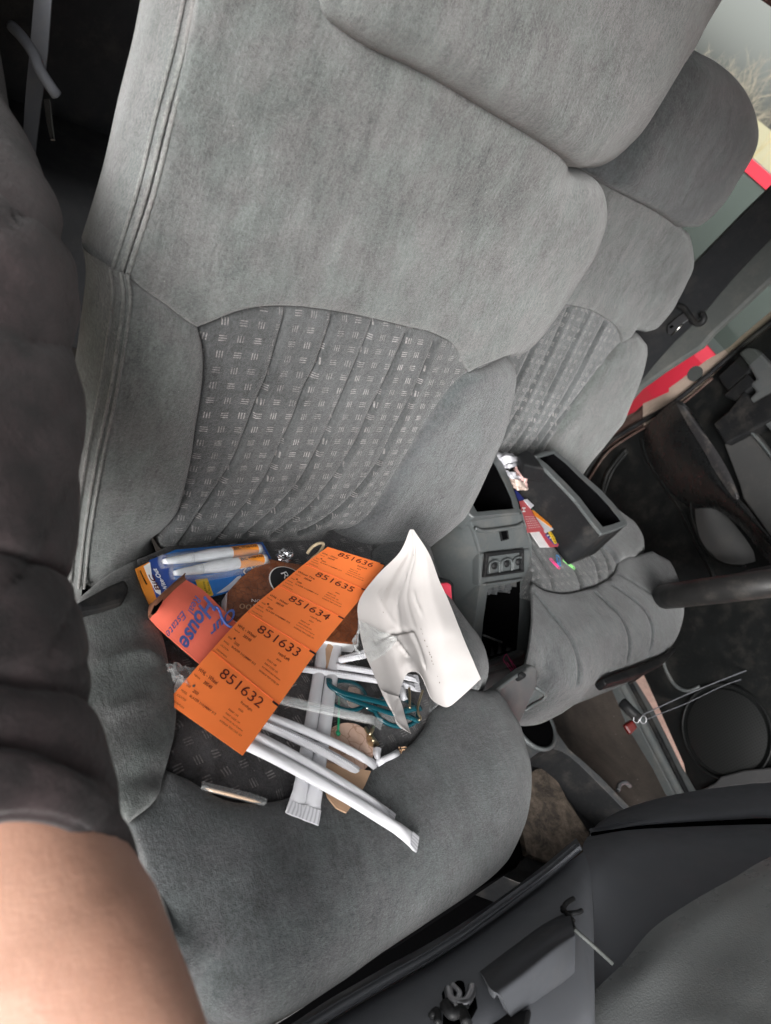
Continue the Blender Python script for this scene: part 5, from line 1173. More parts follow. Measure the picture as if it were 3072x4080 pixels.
for k, n_ in enumerate(nums):
    put(big, k, n_, .255, .835, .085, .255, -.004)
    put(small, k, 'WHL - Wheel' if k != 1 else 'Wheel Tire', .035, .30, .325, .385, .004)
    put(small, k, 'Vehicle', .035, .12, .445, .475); put(small, k, '28548', .175, .285, .435, .485, .008)
    put(small, k, 'YEAR', .04, .10, .625, .66); put(small, k, '2000', .145, .215, .635, .68, .004)
    put(small, k, 'MODEL', .04, .12, .735, .765); put(small, k, 'BLAZER S10/JIMMY S15', .155, .50, .725, .77, .004)
    put(small, k, 'LOCATION', .04, .155, .82, .85); put(small, k, 'DESCRIPTION', .04, .19, .925, .95)
    if k != 1: put(small, k, pos[k], .63, .79, .33, .385, .004)
    put(small, k, '50503A', .655, .72, .445, .475, .004)
    for j, tx in enumerate(('PAINT 11M', 'PAINT CODE 11M', 'INTERIOR Med Graphite', 'INTERIOR TRIM CODE 12M')):
        put(small, k, tx, .575, (.70, .76, .84, .86)[j], .545+j*.072, .575+j*.072)
for b_ in big: printed('tag_number', [b_], M['ink'], st)
printed('tag_print', small, M['ink'], st)
for k in range(5):
    dots = [(.118+.013*math.cos(a), .60+.022*math.sin(a)) for a in np.linspace(0, 6.283, 19)[:-1]]; mp = tmap(k, .0007)
    mk('punch_hole', [mp(x, y) for x, y in dots], [tuple(range(18))], M['ink'] if k < 4 else M['steel'], st, smooth=False)
    mp = tmap(k, .0007); mk('black_bar', [mp(x, y) for x, y in ((.915, .012), (.998, .012), (.998, .045), (.915, .045))], [(0, 1, 2, 3)], M['blk'], st, smooth=False)
    if k: tube('perforation', [TS(x, k/5)+TS.nrm(.5, k/5)*.0002 for x in np.linspace(.01, .99, 20)], .00035, plain('perforation_line', (.75, .12, .03)) if 'perf' not in M else M['perf'], st, 5)
# --- wrapped straws
seam_m = NT('crimped_seam', .6, .3); sx = seam_m.n('ShaderNodeSeparateXYZ'); seam_m.l(seam_m.coord('UV'), sx.inputs[0])
seam_m.col(seam_m.mix(seam_m.ramp(seam_m.math('SINE', seam_m.math('MULTIPLY', sx.outputs[0], 6.283/.0017)), .1, .5), (.60, .60, .63), (.40, .40, .43)))
def straw(A, B, wpx, h0, h1, lab, hm=None, seamside=0, e0=False, e1=True, sub='paper', bend=0, mid=None):
    z = np.dot(FC.W(*A, h0)-CAM, C2W[:, 2]); r_ = wpx/2/FPX*z*1.16
    pa, pb = FC.W(A[0], A[1], h0+r_*.7), FC.W(B[0], B[1], h1+r_*.7); n_ = 44; t = np.linspace(0, 1, n_)
    e = (pb-pa)/np.linalg.norm(pb-pa); s_ = np.cross(e, FC.N); hm_ = (h0+h1)/2 if hm is None else (h0+h1)/2+.0055
    P = [pa+(pb-pa)*x+FC.N*(hm_-(h0+h1)/2)*4*x*(1-x)+s_*bend*4*x*(1-x) for x in t]
    L = np.linalg.norm(pb-pa); el = .017/L
    wx = np.full(n_, r_); wy = np.full(n_, r_*.66)
    rr_ = random.Random(int(A[0]+B[1]))
    for i, x in enumerate(t):
        d = min(x if e0 else 9, (1-x) if e1 else 9)
        if d < el*1.5:
            f = max(0, 1-d/(el*1.5)); f = f*f*(3-2*f); wx[i] = r_*(1+.34*f)+rr_.uniform(-.0004, .0004); wy[i] = r_*.66*(1-.85*f); P[i] = P[i]-FC.N*r_*.55*f+FC.N*rr_.uniform(-.0006, .0006)*f
    rt = root('wrapped_straw', FC.W(*A, 0), lab, 'straw', 'paper wrapped drinking straws')
    V, F, uv = sweepmesh(P, FC.N, wx, wy, 18)
    V = V+np.array([FC.N*.00022*math.sin(i*.37+(i % 18)) for i in range(len(V))])
    o = mk('wrapper', V, F, M['straw'], rt, uvs=uv)
    sp = [p+s_*(r_*seamside*.8)+FC.N*(wy[i]*(1 if not seamside else .52)+.0003) for i, p in enumerate(P)]
    V, F, uv = sweepmesh(sp[1:-2], FC.N, .0011, .0003, 6); mk('crimped_seam', V, F, seam_m.m, rt, uvs=uv)
    if e1:
        q = [P[-1]+s_*w_*wx[-1]*.96+FC.N*(wy[-1]+.0003) for w_ in (-1, 1)]; q2 = [P[-3]+s_*w_*wx[-3]*.9+FC.N*(wy[-3]+.0006) for w_ in (1, -1)]
        mk('crimped_end', q+q2, [(0, 1, 2, 3)], seam_m.m, rt, uvs=[(0, 0), (.008, 0), (.008, .01), (0, .01)])
    return rt
straw((1300, 2500), (1182, 3245), 40, .003, .017, 'left one of the two parallel wrapped straws pointing straight towards the seat front', seamside=-.6)
straw((1352, 2480), (1240, 3267), 42, .003, .017, 'right one of the two parallel wrapped straws pointing straight towards the seat front', seamside=.6)
straw((1180, 2660), (1676, 2738), 27, .010, .016, 'wrapped straw lying crosswise above the green glasses, nearer the front')
straw((1340, 2655), (1672, 2703), 26, .012, .018, 'wrapped straw lying crosswise above the glasses, nearer the backrest', e0=False)
straw((1350, 2632), (1470, 2598), 27, .012, .030, 'short bent wrapped straw reaching the tape on the white sheet')
straw((960, 2850), (1484, 3110), 38, .020, .009, 'second from the top of the four slanting wrapped straws', hm=.030, seamside=0)
straw((1000, 2835), (1520, 3060), 34, .021, .009, 'topmost of the four slanting wrapped straws, ending beside the cigarette end', hm=.030, seamside=-.7)
straw((930, 2890), (1578, 3262), 37, .020, .017, 'third of the four slanting wrapped straws, pressed against the longest one', hm=.027, seamside=-.6)
straw((900, 2925), (1672, 3360), 46, .019, .017, 'longest and frontmost of the slanting wrapped straws, ending on bare cushion', hm=.024, seamside=-.45)
# --- clear plastic sachet straw
V_, F_, U_ = sweepmesh([FC.W(x, y, h) for x, y, h in [(1110, 2785, .028), (1200, 2806, .036), (1330, 2836, .034), (1450, 2862, .026), (1480, 2868, .024)]], FC.N, .0042, .0036, 14)
cl = root('clear_sachet', FC.W(1300, 2830, 0), 'clear plastic wrapped straw lying across the white straws, crimped at its right end', 'sachet')
mk('sleeve', V_, F_, M['wrap'], cl, uvs=U_)
sheet('ribbed_fin', Surf([[FC.W(x, y, h) for x, y, h in r] for r in ([(1120, 2778, .030), (1300, 2815, .037), (1475, 2852, .025)], [(1117, 2790, .031), (1297, 2827, .038), (1472, 2862, .026)])]), 40, 3, .0003, M['wrap'], cl)
sheet('crimped_end', Surf([[FC.W(x, y, h) for x, y, h in r] for r in ([(1474, 2850, .024), (1500, 2858, .024), (1528, 2866, .022)], [(1470, 2880, .024), (1496, 2892, .024), (1518, 2908, .022)])]), 16, 10, .0005, M['wrap'], cl, disp=lambda uv: .0012*np.sin(uv[:, 0]*60)*np.cos(uv[:, 1]*9))
tube('inner_straw', [FC.W(x, y, h) for x, y, h in [(1110, 2787, .028), (1200, 2810, .036), (1330, 2841, .034), (1460, 2868, .025)]], .0022, M['blister'], cl, 10)
# --- spectacles
gl = root('eyeglasses', FC.W(1480, 2800, 0), 'folded teal framed glasses lying between the straws and the white sheet', 'glasses')
def ell(cx, cy, a, b, rot, n_=48): return [(cx+a*math.cos(t)*math.cos(rot)-b*math.sin(t)*math.sin(rot), cy+a*math.cos(t)*math.sin(rot)+b*math.sin(t)*math.cos(rot)) for t in np.linspace(0, 6.2832, n_+1)[:-1]]
for (cx_, cy_, a_, b_) in ((1380, 2772, 80, 56), (1578, 2836, 88, 56)):
    e_ = ell(cx_, cy_, a_, b_, .28)
    hh = lambda x, y: .012+.010*(2850-y)/120
    rp_ = [FC.W(x, y, .012) for x, y in e_]
    rm = tube('rim', rp_, .0022, M['teal'], gl, 8, closed=True, up=FC.N, ry=.0020)
    q = [FC.W(x, y, .0125) for x, y in ell(cx_, cy_, a_*.96, b_*.96, .28)]; c_ = np.mean(q, 0)+FC.N*.002
    mk('lens', q+[c_], [(i, (i+1) % 48, 48) for i in range(48)], M['lens'], gl)
tube('bridge', [FC.W(x, y, .014) for x, y in [(1452, 2806), (1470, 2822), (1495, 2832)]], .0026, M['teal'], gl, 8)
tube('temple', [FC.W(x, y, h) for x, y, h in crom([(1312, 2706, .016), (1320, 2736, .018), (1380, 2764, .020), (1488, 2790, .021), (1560, 2808, .020), (1606, 2830, .018), (1643, 2822, .017), (1676, 2820, .016)], 6)], .0034, M['teal'], gl, 8, up=FC.N, ry=.0016)
tube('temple', [FC.W(x, y, h) for x, y, h in crom([(1318, 2744, .014), (1372, 2774, .017), (1452, 2806, .017), (1560, 2842, .016), (1618, 2853, .016), (1668, 2872, .014)], 6)], .0030, M['teal'], gl, 8, up=FC.N, ry=.0016)
tube('hinge', [FC.W(x, y, .016) for x, y in [(1458, 2812), (1464, 2826)]], .0014, M['metal'], gl, 8)
# --- cracked disc, tan scraps
o = slab('cracked_disc', FC, ell(1385, 2984, 106, 106, 0, 40), .008, .012, M['disc'], None, bev=.0006, hp=.012)
tag(o, 'round pinkish tan disc with a cracked surface lying under the slanting straws', 'disc')
o = slab('tan_card', FC, [(1262, 3030), (1479, 3072), (1453, 3132), (1415, 3195), (1380, 3238), (1340, 3218), (1306, 3175), (1290, 3120)], .016, .0175, M['kraft'], None, hp=.0175); tag(o, 'torn piece of tan card sticking out below the cracked disc', 'card')
o = slab('tan_card', FC, [(1310, 2560), (1338, 2586), (1382, 2636), (1362, 2668), (1330, 2672), (1300, 2662), (1270, 2640)], .012, .013, M['kraft'], None, hp=.013); tag(o, 'brown paper corner beside the two long straws, above the glasses', 'card')
o = slab('tan_card', FC, [(1392, 2735), (1432, 2742), (1446, 2812), (1420, 2826), (1392, 2812), (1380, 2780)], .007, .008, M['disc'], None, hp=.008); tag(o, 'small tan scrap seen through the left lens of the glasses', 'scrap')
gf = root('green_fastener', FC.W(1350, 2830, .01), 'thin green plastic fastener lying over the cracked disc', 'fastener')
(tube('pin', [FC.W(x, y, h) for x, y, h in [(1352, 2745, .010), (1350, 2820, .012), (1349, 2880, .017), (1347, 2918, .016)]], .0011, M['green'], gf, 8))
c_ = FC.W(1347, 2922, .017); mk('knob', *sweepmesh([c_-FC.V*.0022, c_-FC.V*.001, c_+FC.V*.001, c_+FC.V*.0022], FC.N, np.array([.0012, .0022, .0022, .001]), np.array([.001, .0016, .0016, .001]), 10)[:2], M['green'], gf)
# cigarette end
ce = root('cigarette_end', FC.W(1545, 3020, 0), 'crushed white cigarette end with spilled tobacco crumbs beside the straws', 'cigarette end')
tube('paper_tube', [FC.W(x, y, h) for x, y, h in [(1504, 3042, .014), (1530, 3026, .0145), (1560, 3012, .014), (1583, 3000, .013)]], np.array([.0030, .0028, .0030, .0031]), M['straw'], ce, 12, up=FC.N, ry=np.array([.0020, .0026, .0027, .0028]))
V, F = [], []
for i in range(26):
    x, y = 1588+random.uniform(0, 40), 2998-random.uniform(-4, 24); c_ = FC.W(x, y, .0105+random.uniform(0, .002)); s_ = random.uniform(.0005, .0014); o = len(V)
    V += [c_+np.array(v)*s_ for v in ((1, 0, 0), (-.5, .8, 0), (-.5, -.8, 0), (0, 0, 1.1))]; F += [tuple(a+o for a in f) for f in ((0, 1, 3), (1, 2, 3), (2, 0, 3), (0, 2, 1))]
tag(mk('tobacco', V, F, M['tooth'], ce, smooth=False), None, None, None, 'stuff')
# scrap, pins, bent clip
o = sheet('paper_scrap', Surf([[FC.W(x, y, h) for x, y, h in r] for r in ([(1488, 2980, .014), (1505, 2976, .018), (1520, 2982, .013)], [(1486, 3000, .013), (1504, 3002, .019), (1516, 3006, .014)], [(1494, 3024, .013), (1506, 3026, .017), (1520, 3020, .013)])]), 8, 8, .0004, M['straw']); tag(o, 'little crumpled white paper scrap above the cigarette end', 'scrap')
o = sheet('paper_scrap', Surf([[FC.W(x, y, h) for x, y, h in r] for r in ([(1590, 2740, .020), (1608, 2738, .022), (1616, 2746, .020)], [(1592, 2766, .020), (1612, 2764, .024), (1620, 2772, .021)], [(1596, 2788, .020), (1610, 2792, .022), (1626, 2786, .020)])]), 8, 8, .0004, M['straw']); tag(o, 'torn white wrapper scrap in the notch below the white sheet', 'scrap')
bc = root('bent_clip', FC.W(1480, 2950, 0), 'small shiny bent brass clip right of the cracked disc', 'clip')
tube('loop', [FC.W(x, y, h) for x, y, h in crom([(1456, 2900, .012), (1470, 2926, .018), (1484, 2910, .020), (1488, 2896, .016), (1478, 2916, .012), (1486, 2944, .016)], 6)], .0015, M['gold'], bc, 8)
sheet('plate', Surf([[FC.W(x, y, h) for x, y, h in r] for r in ([(1458, 2936, .012), (1480, 2930, .018), (1494, 2938, .014)], [(1464, 2956, .014), (1490, 2950, .020), (1508, 2958, .013)], [(1472, 2976, .011), (1496, 2976, .013), (1514, 2968, .010)])]), 10, 10, .0008, M['gold'], bc)
for pts, lab in (([(1630, 2742), (1633, 2780), (1632, 2822)], 'straight gold hairpin leg in the notch below the white sheet'), ([(1684, 2752), (1672, 2790), (1664, 2822), (1668, 2846), (1676, 2862), (1668, 2870)], 'bent gold hairpin hooked round the ends of the glasses')):
    tag(tube('hairpin', [FC.W(x, y, .019) for x, y in crom(pts, 6)], .0012, M['gold'], None, 8), lab, 'hairpin')
# crumpled cellophane halo round the glasses
# toothpick
tp = root('toothpick', FC.W(930, 3170, 0), 'wooden toothpick in clear wrapping on the front seam of the cushion', 'toothpick')
tube('stick', [FC.W(x, y, .0145) for x, y in [(818, 3140), (840, 3147), (926, 3168), (1010, 3190), (1040, 3199)]], np.array([.0002, .0011, .0013, .0011, .0002]), M['tooth'], tp, 10)
sheet('wrapping', Surf([[FC.W(x, y, h) for x, y, h in r] for r in ([(806, 3112, .014), (900, 3136, .0155), (990, 3158, .016), (1066, 3182, .014)], [(804, 3128, .016), (898, 3152, .018), (988, 3174, .018), (1062, 3196, .015)], [(800, 3146, .013), (896, 3172, .017), (984, 3194, .017), (1056, 3212, .013)])]), 60, 10, .0003, M['wrap'], tp, disp=lambda uv: .0006*np.sin(uv[:, 0]*190)*np.sin(uv[:, 1]*20+uv[:, 0]*7))
# foil ball
V, F = [], []
n1, n2 = 18, 12; c_ = FC.W(1138, 2213, .028)
for i in range(n2+1):
    for j in range(n1):
        a, b = j/n1*6.2832, -1.5708+i/n2*3.1416; d = np.array((math.cos(a)*math.cos(b), math.sin(a)*math.cos(b), math.sin(b)))
        r_ = .0082*(1+.45*mnoise.noise(Vector(d*1.7))+.35*mnoise.noise(Vector(d*4))); V.append(c_+d*r_*np.array((1.05, .8, .65)))
for i in range(n2):
    for j in range(n1): F.append((i*n1+j, i*n1+(j+1) % n1, (i+1)*n1+(j+1) % n1, (i+1)*n1+j))
tag(mk('foil_ball', V, F, M['foil'], smooth=False), 'crumpled ball of silver foil beside the blue pen pack', 'foil ball')
tag(tube('rubber_band', [FC.W(x, y, h) for x, y, h in crom([(1224, 2206, .020), (1240, 2184, .026), (1262, 2168, .030), (1284, 2164, .030), (1288, 2176, .028), (1270, 2204, .026), (1248, 2222, .024), (1238, 2236, .022)], 6)], .0017, M['band'], None, 8), 'cream rubber band looped behind the top of the orange strip', 'rubber band')
# --- white sheet
NC = 13
def rowpts(l, m_, r): return [l+(r-l)*0 for _ in range(0)]
leftE = [(1634, 2110, .100), (1592, 2201, .075), (1500, 2295, .055), (1430, 2396, .045), (1432, 2498, .040), (1450, 2590, .040), (1480, 2664, .042), (1516, 2747, .046), (1548, 2812, .048)]
rightE = [(1648, 2110, .100), (1710, 2207, .085), (1750, 2312, .075), (1787, 2392, .070), (1829, 2498, .066), (1856, 2565, .064), (1882, 2625, .062), (1900, 2668, .060), (1916, 2704, .058)]
bot = [(1575, 2850), (1580, 2815), (1590, 2770), (1604, 2720), (1622, 2685), (1645, 2676), (1672, 2684), (1694, 2724), (1718, 2782), (1752, 2808), (1788, 2816), (1846, 2770), (1916, 2704)]
both = [.050, .048, .046, .046, .050, .052, .050, .042, .034, .030, .030, .044, .058]
rows = []
for k, (l, r) in enumerate(zip(leftE, rightE)):
    row = []
    for c in range(NC):
        t = c/(NC-1); x, y, h = [l[i]+(r[i]-l[i])*t for i in range(3)]
        if k >= 5:
            f = (k-4)/5; bx, by = bot[c]; x0, y0 = leftE[4][0]+(rightE[4][0]-leftE[4][0])*t, leftE[4][1]+(rightE[4][1]-leftE[4][1])*t
            h0 = leftE[4][2]+(rightE[4][2]-leftE[4][2])*t
            if c not in (0, NC-1): x, y, h = x0+(bx-x0)*f, y0+(by-y0)*f, h0+(both[c]-h0)*f
        kk_ = min(1, k/3)
        h += (.0045*math.exp(-((t-.38)/.10)**2)-.003*math.exp(-((t-.62)/.12)**2)+.002*math.exp(-((t-.85)/.1)**2))*kk_*(1 if k < 7 else .6)
        row.append(FC.W(x, y, h))
    rows.append(row)
rows.append([FC.W(x, y, h) for (x, y), h in zip(bot, both)])
PS = Surf(rows)
ws = root('white_sheet', FC.W(1650, 2500, 0), 'glossy white paper sheet curling up against the seat, taped at its left edge', 'paper sheet')
def crease(uv):
    u, v = uv[:, 0], uv[:, 1]; d = np.zeros(len(u))
    def ln(a, b, amp, w):
        a, b = np.array(a), np.array(b); ab = b-a; t = np.clip(((uv-a) @ ab)/(ab @ ab), 0, 1); q = np.hypot(*(uv-(a+t[:, None]*ab)).T); return amp*.95*np.maximum(0, 1-q/(w*1.1))
    d = ln((.45, .22), (.40, .42), .0022, .03)+ln((.12, .55), (.50, .47), -.0030, .035)+ln((.50, .47), (.60, .80), .0026, .03)+ln((.30, .52), (.40, .80), .0022, .025)+ln((.62, .30), (.66, .38), .0018, .02)+ln((.50, .05), (.55, .45), .0012, .02)+ln((.2, .3), (.42, .47), .0012, .02)+ln((.38, .50), (.33, .66), -.0012, .015)
    return d
sheet('sheet', PS, 60, 80, .00035, M['white'], ws, disp=crease)
CS = Surf([[FC.W(x, y, h) for x, y, h in r] for r in ([(1588, 2779, .046), (1589, 2779, .044), (1592, 2779, .042)], [(1577, 2830, .040), (1588, 2824, .032), (1604, 2815, .026)], [(1574, 2856, .038), (1590, 2852, .030), (1613, 2850, .022)], [(1588, 2892, .026), (1604, 2888, .022), (1624, 2885, .018)], [(1632, 2918, .018), (1634, 2919, .017), (1637, 2921, .016)])])
sheet('curled_corner', CS, 8, 20, .00035, M['white'], ws)
# the outer side of the curl, joining the sheet to the tip
OS = Surf([[FC.W(x, y, h) for x, y, h in r] for r in ([(1516, 2747, .047), (1550, 2765, .050), (1589, 2775, .047)], [(1548, 2812, .049), (1562, 2826, .050), (1576, 2835, .042)], [(1556, 2824, .046), (1566, 2842, .044), (1575, 2858, .038)], [(1586, 2880, .030), (1590, 2890, .028), (1596, 2898, .026)], [(1634, 2921, .0165), (1636, 2922, .0165), (1637, 2923, .0165)])])
sheet('curled_corner', OS, 8, 20, .00035, M['white'], ws)
V, F = [], []
for (a, b) in ((.46, .12), (.27, .28), (.25, .33), (.27, .38), (.62, .50), (.64, .56), (.66, .60), (.68, .64), (.685, .655), (.70, .70), (.71, .72), (.745, .80), (.76, .84), (.70, .67), (.61, .46)):
    c_ = PS(a, b)+PS.nrm(a, b)*.0008; o = len(V); s_ = random.uniform(.0005, .0010); n_ = PS.nrm(a, b); e1_ = np.cross(n_, (1, 0, 0)); e1_ /= np.linalg.norm(e1_); e2_ = np.cross(n_, e1_)
    V += [c_+e1_*s_*math.cos(t)+e2_*s_*.6*math.sin(t) for t in np.linspace(0, 6.28, 7)[:-1]]; F.append(tuple(range(o, o+6)))
tag(mk('grit', V, F, M['whited'], ws, smooth=False), None, None, None, 'stuff')
tpS = Surf([[PS(a, b)+PS.nrm(a, b)*.0015 for a, b in r] for r in ([(.0, .42), (.05, .43), (.14, .46), (.2, .5)], [(.0, .50), (.08, .52), (.2, .55), (.3, .56)], [(.0, .56), (.08, .58), (.2, .60), (.34, .60)], [(.0, .64), (.07, .66), (.14, .67), (.22, .66)])])
sheet('clear_tape', tpS, 24, 24, .0003, M['wrap'], ws, disp=lambda uv: crink(uv)*.5+.001)
tpe = Surf([[FC.W(x, y, h) for x, y, h in r] for r in ([(1436, 2500, .042), (1424, 2530, .036), (1432, 2560, .036)], [(1420, 2530, .030), (1406, 2560, .030), (1424, 2590, .032)], [(1410, 2570, .024), (1412, 2590, .024), (1440, 2612, .030)])])
sheet('clear_tape', tpe, 12, 12, .0003, M['wrap'], ws, disp=lambda uv: crink(uv)*.6)

# ================================================================ things on the driver seat
bn = root('console_bin', FC2.W(2300, 2000, 0), 'black plastic storage bin with pale rim lying on the driver seat', 'bin')
FB_ = Frame(FC2.W(2300, 2000, .085), FC2.U, FC2.V, FC2.N)
bo = [(2127, 1813), (2168, 1797), (2209, 1792), (2266, 1836), (2320, 1886), (2396, 1952), (2446, 2006), (2480, 2050), (2503, 2088), (2452, 2108), (2398, 2126), (2354, 2072), (2295, 1994), (2236, 1931), (2169, 1863)]
bi = [(2143, 1820), (2170, 1811), (2203, 1806), (2256, 1848), (2308, 1900), (2382, 1968), (2428, 2018), (2455, 2052), (2473, 2076), (2440, 2088), (2402, 2098), (2366, 2054), (2310, 1980), (2250, 1917), (2184, 1852)]
ringslab('rim', FB_, bo, bi, -.004, 0, M['cons'], bn, hin=-.070, bev=.0015, deep=True)
slab('bin_floor', FB_, bi, -.072, -.066, M['hole'], bn, hp=0)
uo = np.array([FB_.px(x, y, 0) for x, y in bo]); c_ = uo.mean(0); V = []
for h, k in ((-.004, .992), (-.02, .985), (-.045, .98), (-.07, .975), (-.080, .97)): V += [FB_.w(*(c_+(p-c_)*k), h) for p in uo]
n = len(bo); fixn(mk('wall', V+[], [(i*n+j, i*n+(j+1) % n, (i+1)*n+(j+1) % n, (i+1)*n+j) for i in range(4) for j in range(n)]+[tuple(range(4*n, 5*n))], M['black'], bn))
slab('end_ledge', FB_, [(2128, 1814), (2209, 1792), (2214, 1800), (2140, 1822)], -.002, .004, M['cons'], bn, bev=.001)
prism('hinge_block', [(2060, 1813, 1.17), (2098, 1788, 1.18), (2130, 1812, 1.16), (2170, 1866, 1.14), (2130, 1860, 1.14), (2085, 1850, 1.15)], .03, M['black'], bn, .003)
def card(name, pts, h, mat, lab, cat='card', thick=.0006, grp='cards and papers beside the bin'):
    o = slab(name, FC2, pts, h-thick, h, mat, None, hp=h); return tag(o, lab, cat, grp)
def rcard(name, pts, h, mat, lab, cat='card'):
    rt = root(name, FC2.W(*pts[0], h), lab, cat, 'cards and papers beside the bin'); slab('sheet', FC2, pts, h-.0006, h, mat, rt, hp=h); return rt
white_l = paper('white_receipt', (.62, .62, .66), .6, .1, .3); pinkp = paper('pink_receipt', (.70, .45, .42), .7, .12, .4); redp = paper('red_flyer', (.50, .10, .11), .5); grn = paper('green_flyer', (.20, .45, .34), .5); navy = paper('navy_card', (.03, .04, .22), .4); purp = paper('purple_card', (.16, .13, .32), .4)
rcard('business_card', [(2112, 2122), (2152, 2118), (2192, 2180), (2152, 2180)], .012, M['wh'], 'white business card lowest in the heap beside the console')
r_ = rcard('flag_card', [(2150, 2118), (2162, 2112), (2226, 2168), (2222, 2178), (2190, 2179)], .014, paper('flag_red', (.5, .08, .1)), 'small card with flag stripes next to the white business card')
slab('stripes', FC2, [(2172, 2130), (2182, 2126), (2222, 2164), (2216, 2172), (2206, 2168)], .0141, .0146, navy, r_, hp=.0146)
printed('stars', [label('* * * *', FC2, .0152, (2176, 2134), (2214, 2168), (2184, 2128), 0, .02)], M['wh'], r_)
rcard('purple_card', [(2205, 2112), (2236, 2128), (2240, 2172), (2222, 2176)], .012, purp, 'striped purple card at the right of the heap')
r_ = rcard('yellow_card', [(2181, 2113), (2198, 2107), (2219, 2164), (2211, 2168)], .016, M['cyellow'], 'narrow yellow card with black print in the heap'); printed('print', [label('= = = = =', FC2, .0165, (2190, 2114), (2212, 2162), (2198, 2112))], M['blk'], r_)
rcard('white_card', [(2198, 2094), (2249, 2120), (2240, 2141), (2212, 2126)], .018, white_l, 'plain white card tucked against the wall of the bin')
r_ = rcard('striped_card', [(2118, 2031), (2127, 2036), (2203, 2099), (2211, 2107), (2173, 2124), (2152, 2086)], .022, white_l, 'white card with an orange stripe along its edge', 'card')
slab('orange_stripe', FC2, [(2118, 2031), (2127, 2034), (2204, 2099), (2197, 2102), (2130, 2054)], .0221, .0225, M['corange'], r_, hp=.0225)
r_ = rcard('green_card', [(2091, 1979), (2106, 1964), (2152, 2010), (2192, 2078), (2175, 2086), (2127, 2038)], .019, grn, 'pale green card reading FIRE beside the bin')
printed('word', [label('FIRE', FC2, .0198, (2166, 2052), (2142, 1994), (2156, 2054), 0, .02), label('6', FC2, .0198, (2130, 2030), (2126, 2020), (2122, 2031), 0, .02)], M['blk'], r_)
r_ = rcard('red_flyer', [(2068, 1998), (2089, 1992), (2102, 2006), (2135, 2065), (2169, 2111), (2138, 2119), (2102, 2122), (2089, 2069)], .026, redp, 'red flyer with white print leaning on the console edge')
printed('print', [label('H', FC2, .0268, (2080, 2040), (2080, 2022), (2094, 2040), 0, .03)]+[label('- - - - - -', FC2, .0268, (2092+k*3, 2060+k*9), (2126+k*5, 2060+k*8), (2092+k*3, 2058+k*9), 0, .04) for k in range(6)], M['wh'], r_)
rcard('navy_card', [(2050, 1950), (2064, 1960), (2090, 1990), (2068, 1998), (2060, 1980)], .024, navy, 'dark blue card behind the red flyer')
rcard('white_card', [(2086, 1992), (2100, 1988), (2128, 2014), (2115, 2026)], .0275, white_l, 'little white corner between the red flyer and the green card')
for k, (pts, mat_, lab) in enumerate((
    ([[(1972, 1806, .05), (2010, 1802, .06), (2050, 1815, .05)], [(1985, 1825, .055), (2030, 1818, .07), (2075, 1830, .05)], [(2000, 1850, .05), (2040, 1845, .06), (2083, 1840, .05)]], white_l, 'crumpled bluish white receipt, topmost of the papers beside the console'),
    ([[(2000, 1852, .045), (2040, 1850, .06), (2080, 1842, .045)], [(2008, 1866, .045), (2035, 1864, .05), (2060, 1856, .045)]], white_l, 'second crumpled receipt, just below the topmost one'),
    ([[(2046, 1868, .04), (2064, 1862, .05), (2116, 1884, .04)], [(2060, 1895, .04), (2090, 1900, .05), (2117, 1915, .04)], [(2070, 1925, .035), (2095, 1940, .04), (2120, 1948, .035)]], pinkp, 'pink receipt standing among the papers beside the console'),
    ([[(2012, 1872, .045), (2040, 1880, .05), (2070, 1898, .045)], [(2020, 1890, .045), (2050, 1900, .05), (2082, 1912, .04)], [(2030, 1905, .045), (2060, 1915, .045), (2080, 1912, .04)]], white_l, 'folded pale receipt left of the pink one'),
    ([[(2030, 1906, .04), (2060, 1912, .05), (2096, 1930, .04)], [(2040, 1930, .04), (2070, 1938, .045), (2118, 1947, .035)], [(2046, 1944, .035), (2070, 1952, .04), (2092, 1954, .035)]], paper('beige_receipt', (.62, .50, .44), .7, .1, .3), 'beige folded receipt, lowest of the crumpled papers'))):
    o = sheet('receipt', Surf([[FC2.W(x, y, h) for x, y, h in r] for r in pts]), 18, 14, .0004, mat_, None, disp=lambda uv: np.array([.004*mnoise.noise((float(a)*4, float(b)*5, k*2.1)) for a, b in uv])); tag(o, lab, 'receipt', 'crumpled receipts beside the console')
# paper clips
def clip(F_, A, B, h, mat, lab, width=.34):
    uA, uB = np.array(F_.px(*A, h)), np.array(F_.px(*B, h)); L = np.linalg.norm(uB-uA); e = (uB-uA)/L; s_ = np.array((-e[1], e[0])); w_ = .14
    P = [(.30, -w_), (.92, -w_), (1, -w_*.3), (1, w_*.5), (.90, w_), (.12, w_), (0, w_*.5), (0, -w_*.7), (.10, -w_*1.15), (.75, -w_*.45), (.82, 0), (.75, w_*.45), (.28, w_*.45)]
    pts = [F_.w(*(uA+e*L*a+s_*L*b), h) for a, b in crom(P, 5)]
    return tag(tube('paper_clip', pts, .0005, mat, None, 8, up=F_.N), lab, 'paper clip', 'coloured paper clips')
clip(FC2, (2192, 2226), (2230, 2266), .004, M['clip_pink'], 'pink paper clip on the driver seat')
clip(FC2, (2222, 2214), (2228, 2252), .004, M['clip_blue'], 'blue paper clip on the driver seat between the pink and the green')
clip(FC2, (2244, 2230), (2290, 2266), .004, M['clip_lime'], 'lime green paper clip on the driver seat')
clip(FKF, (2010, 2617), (2052, 2674), .009, M['clip_pink'], 'pink paper clip hanging at the foot of the console')


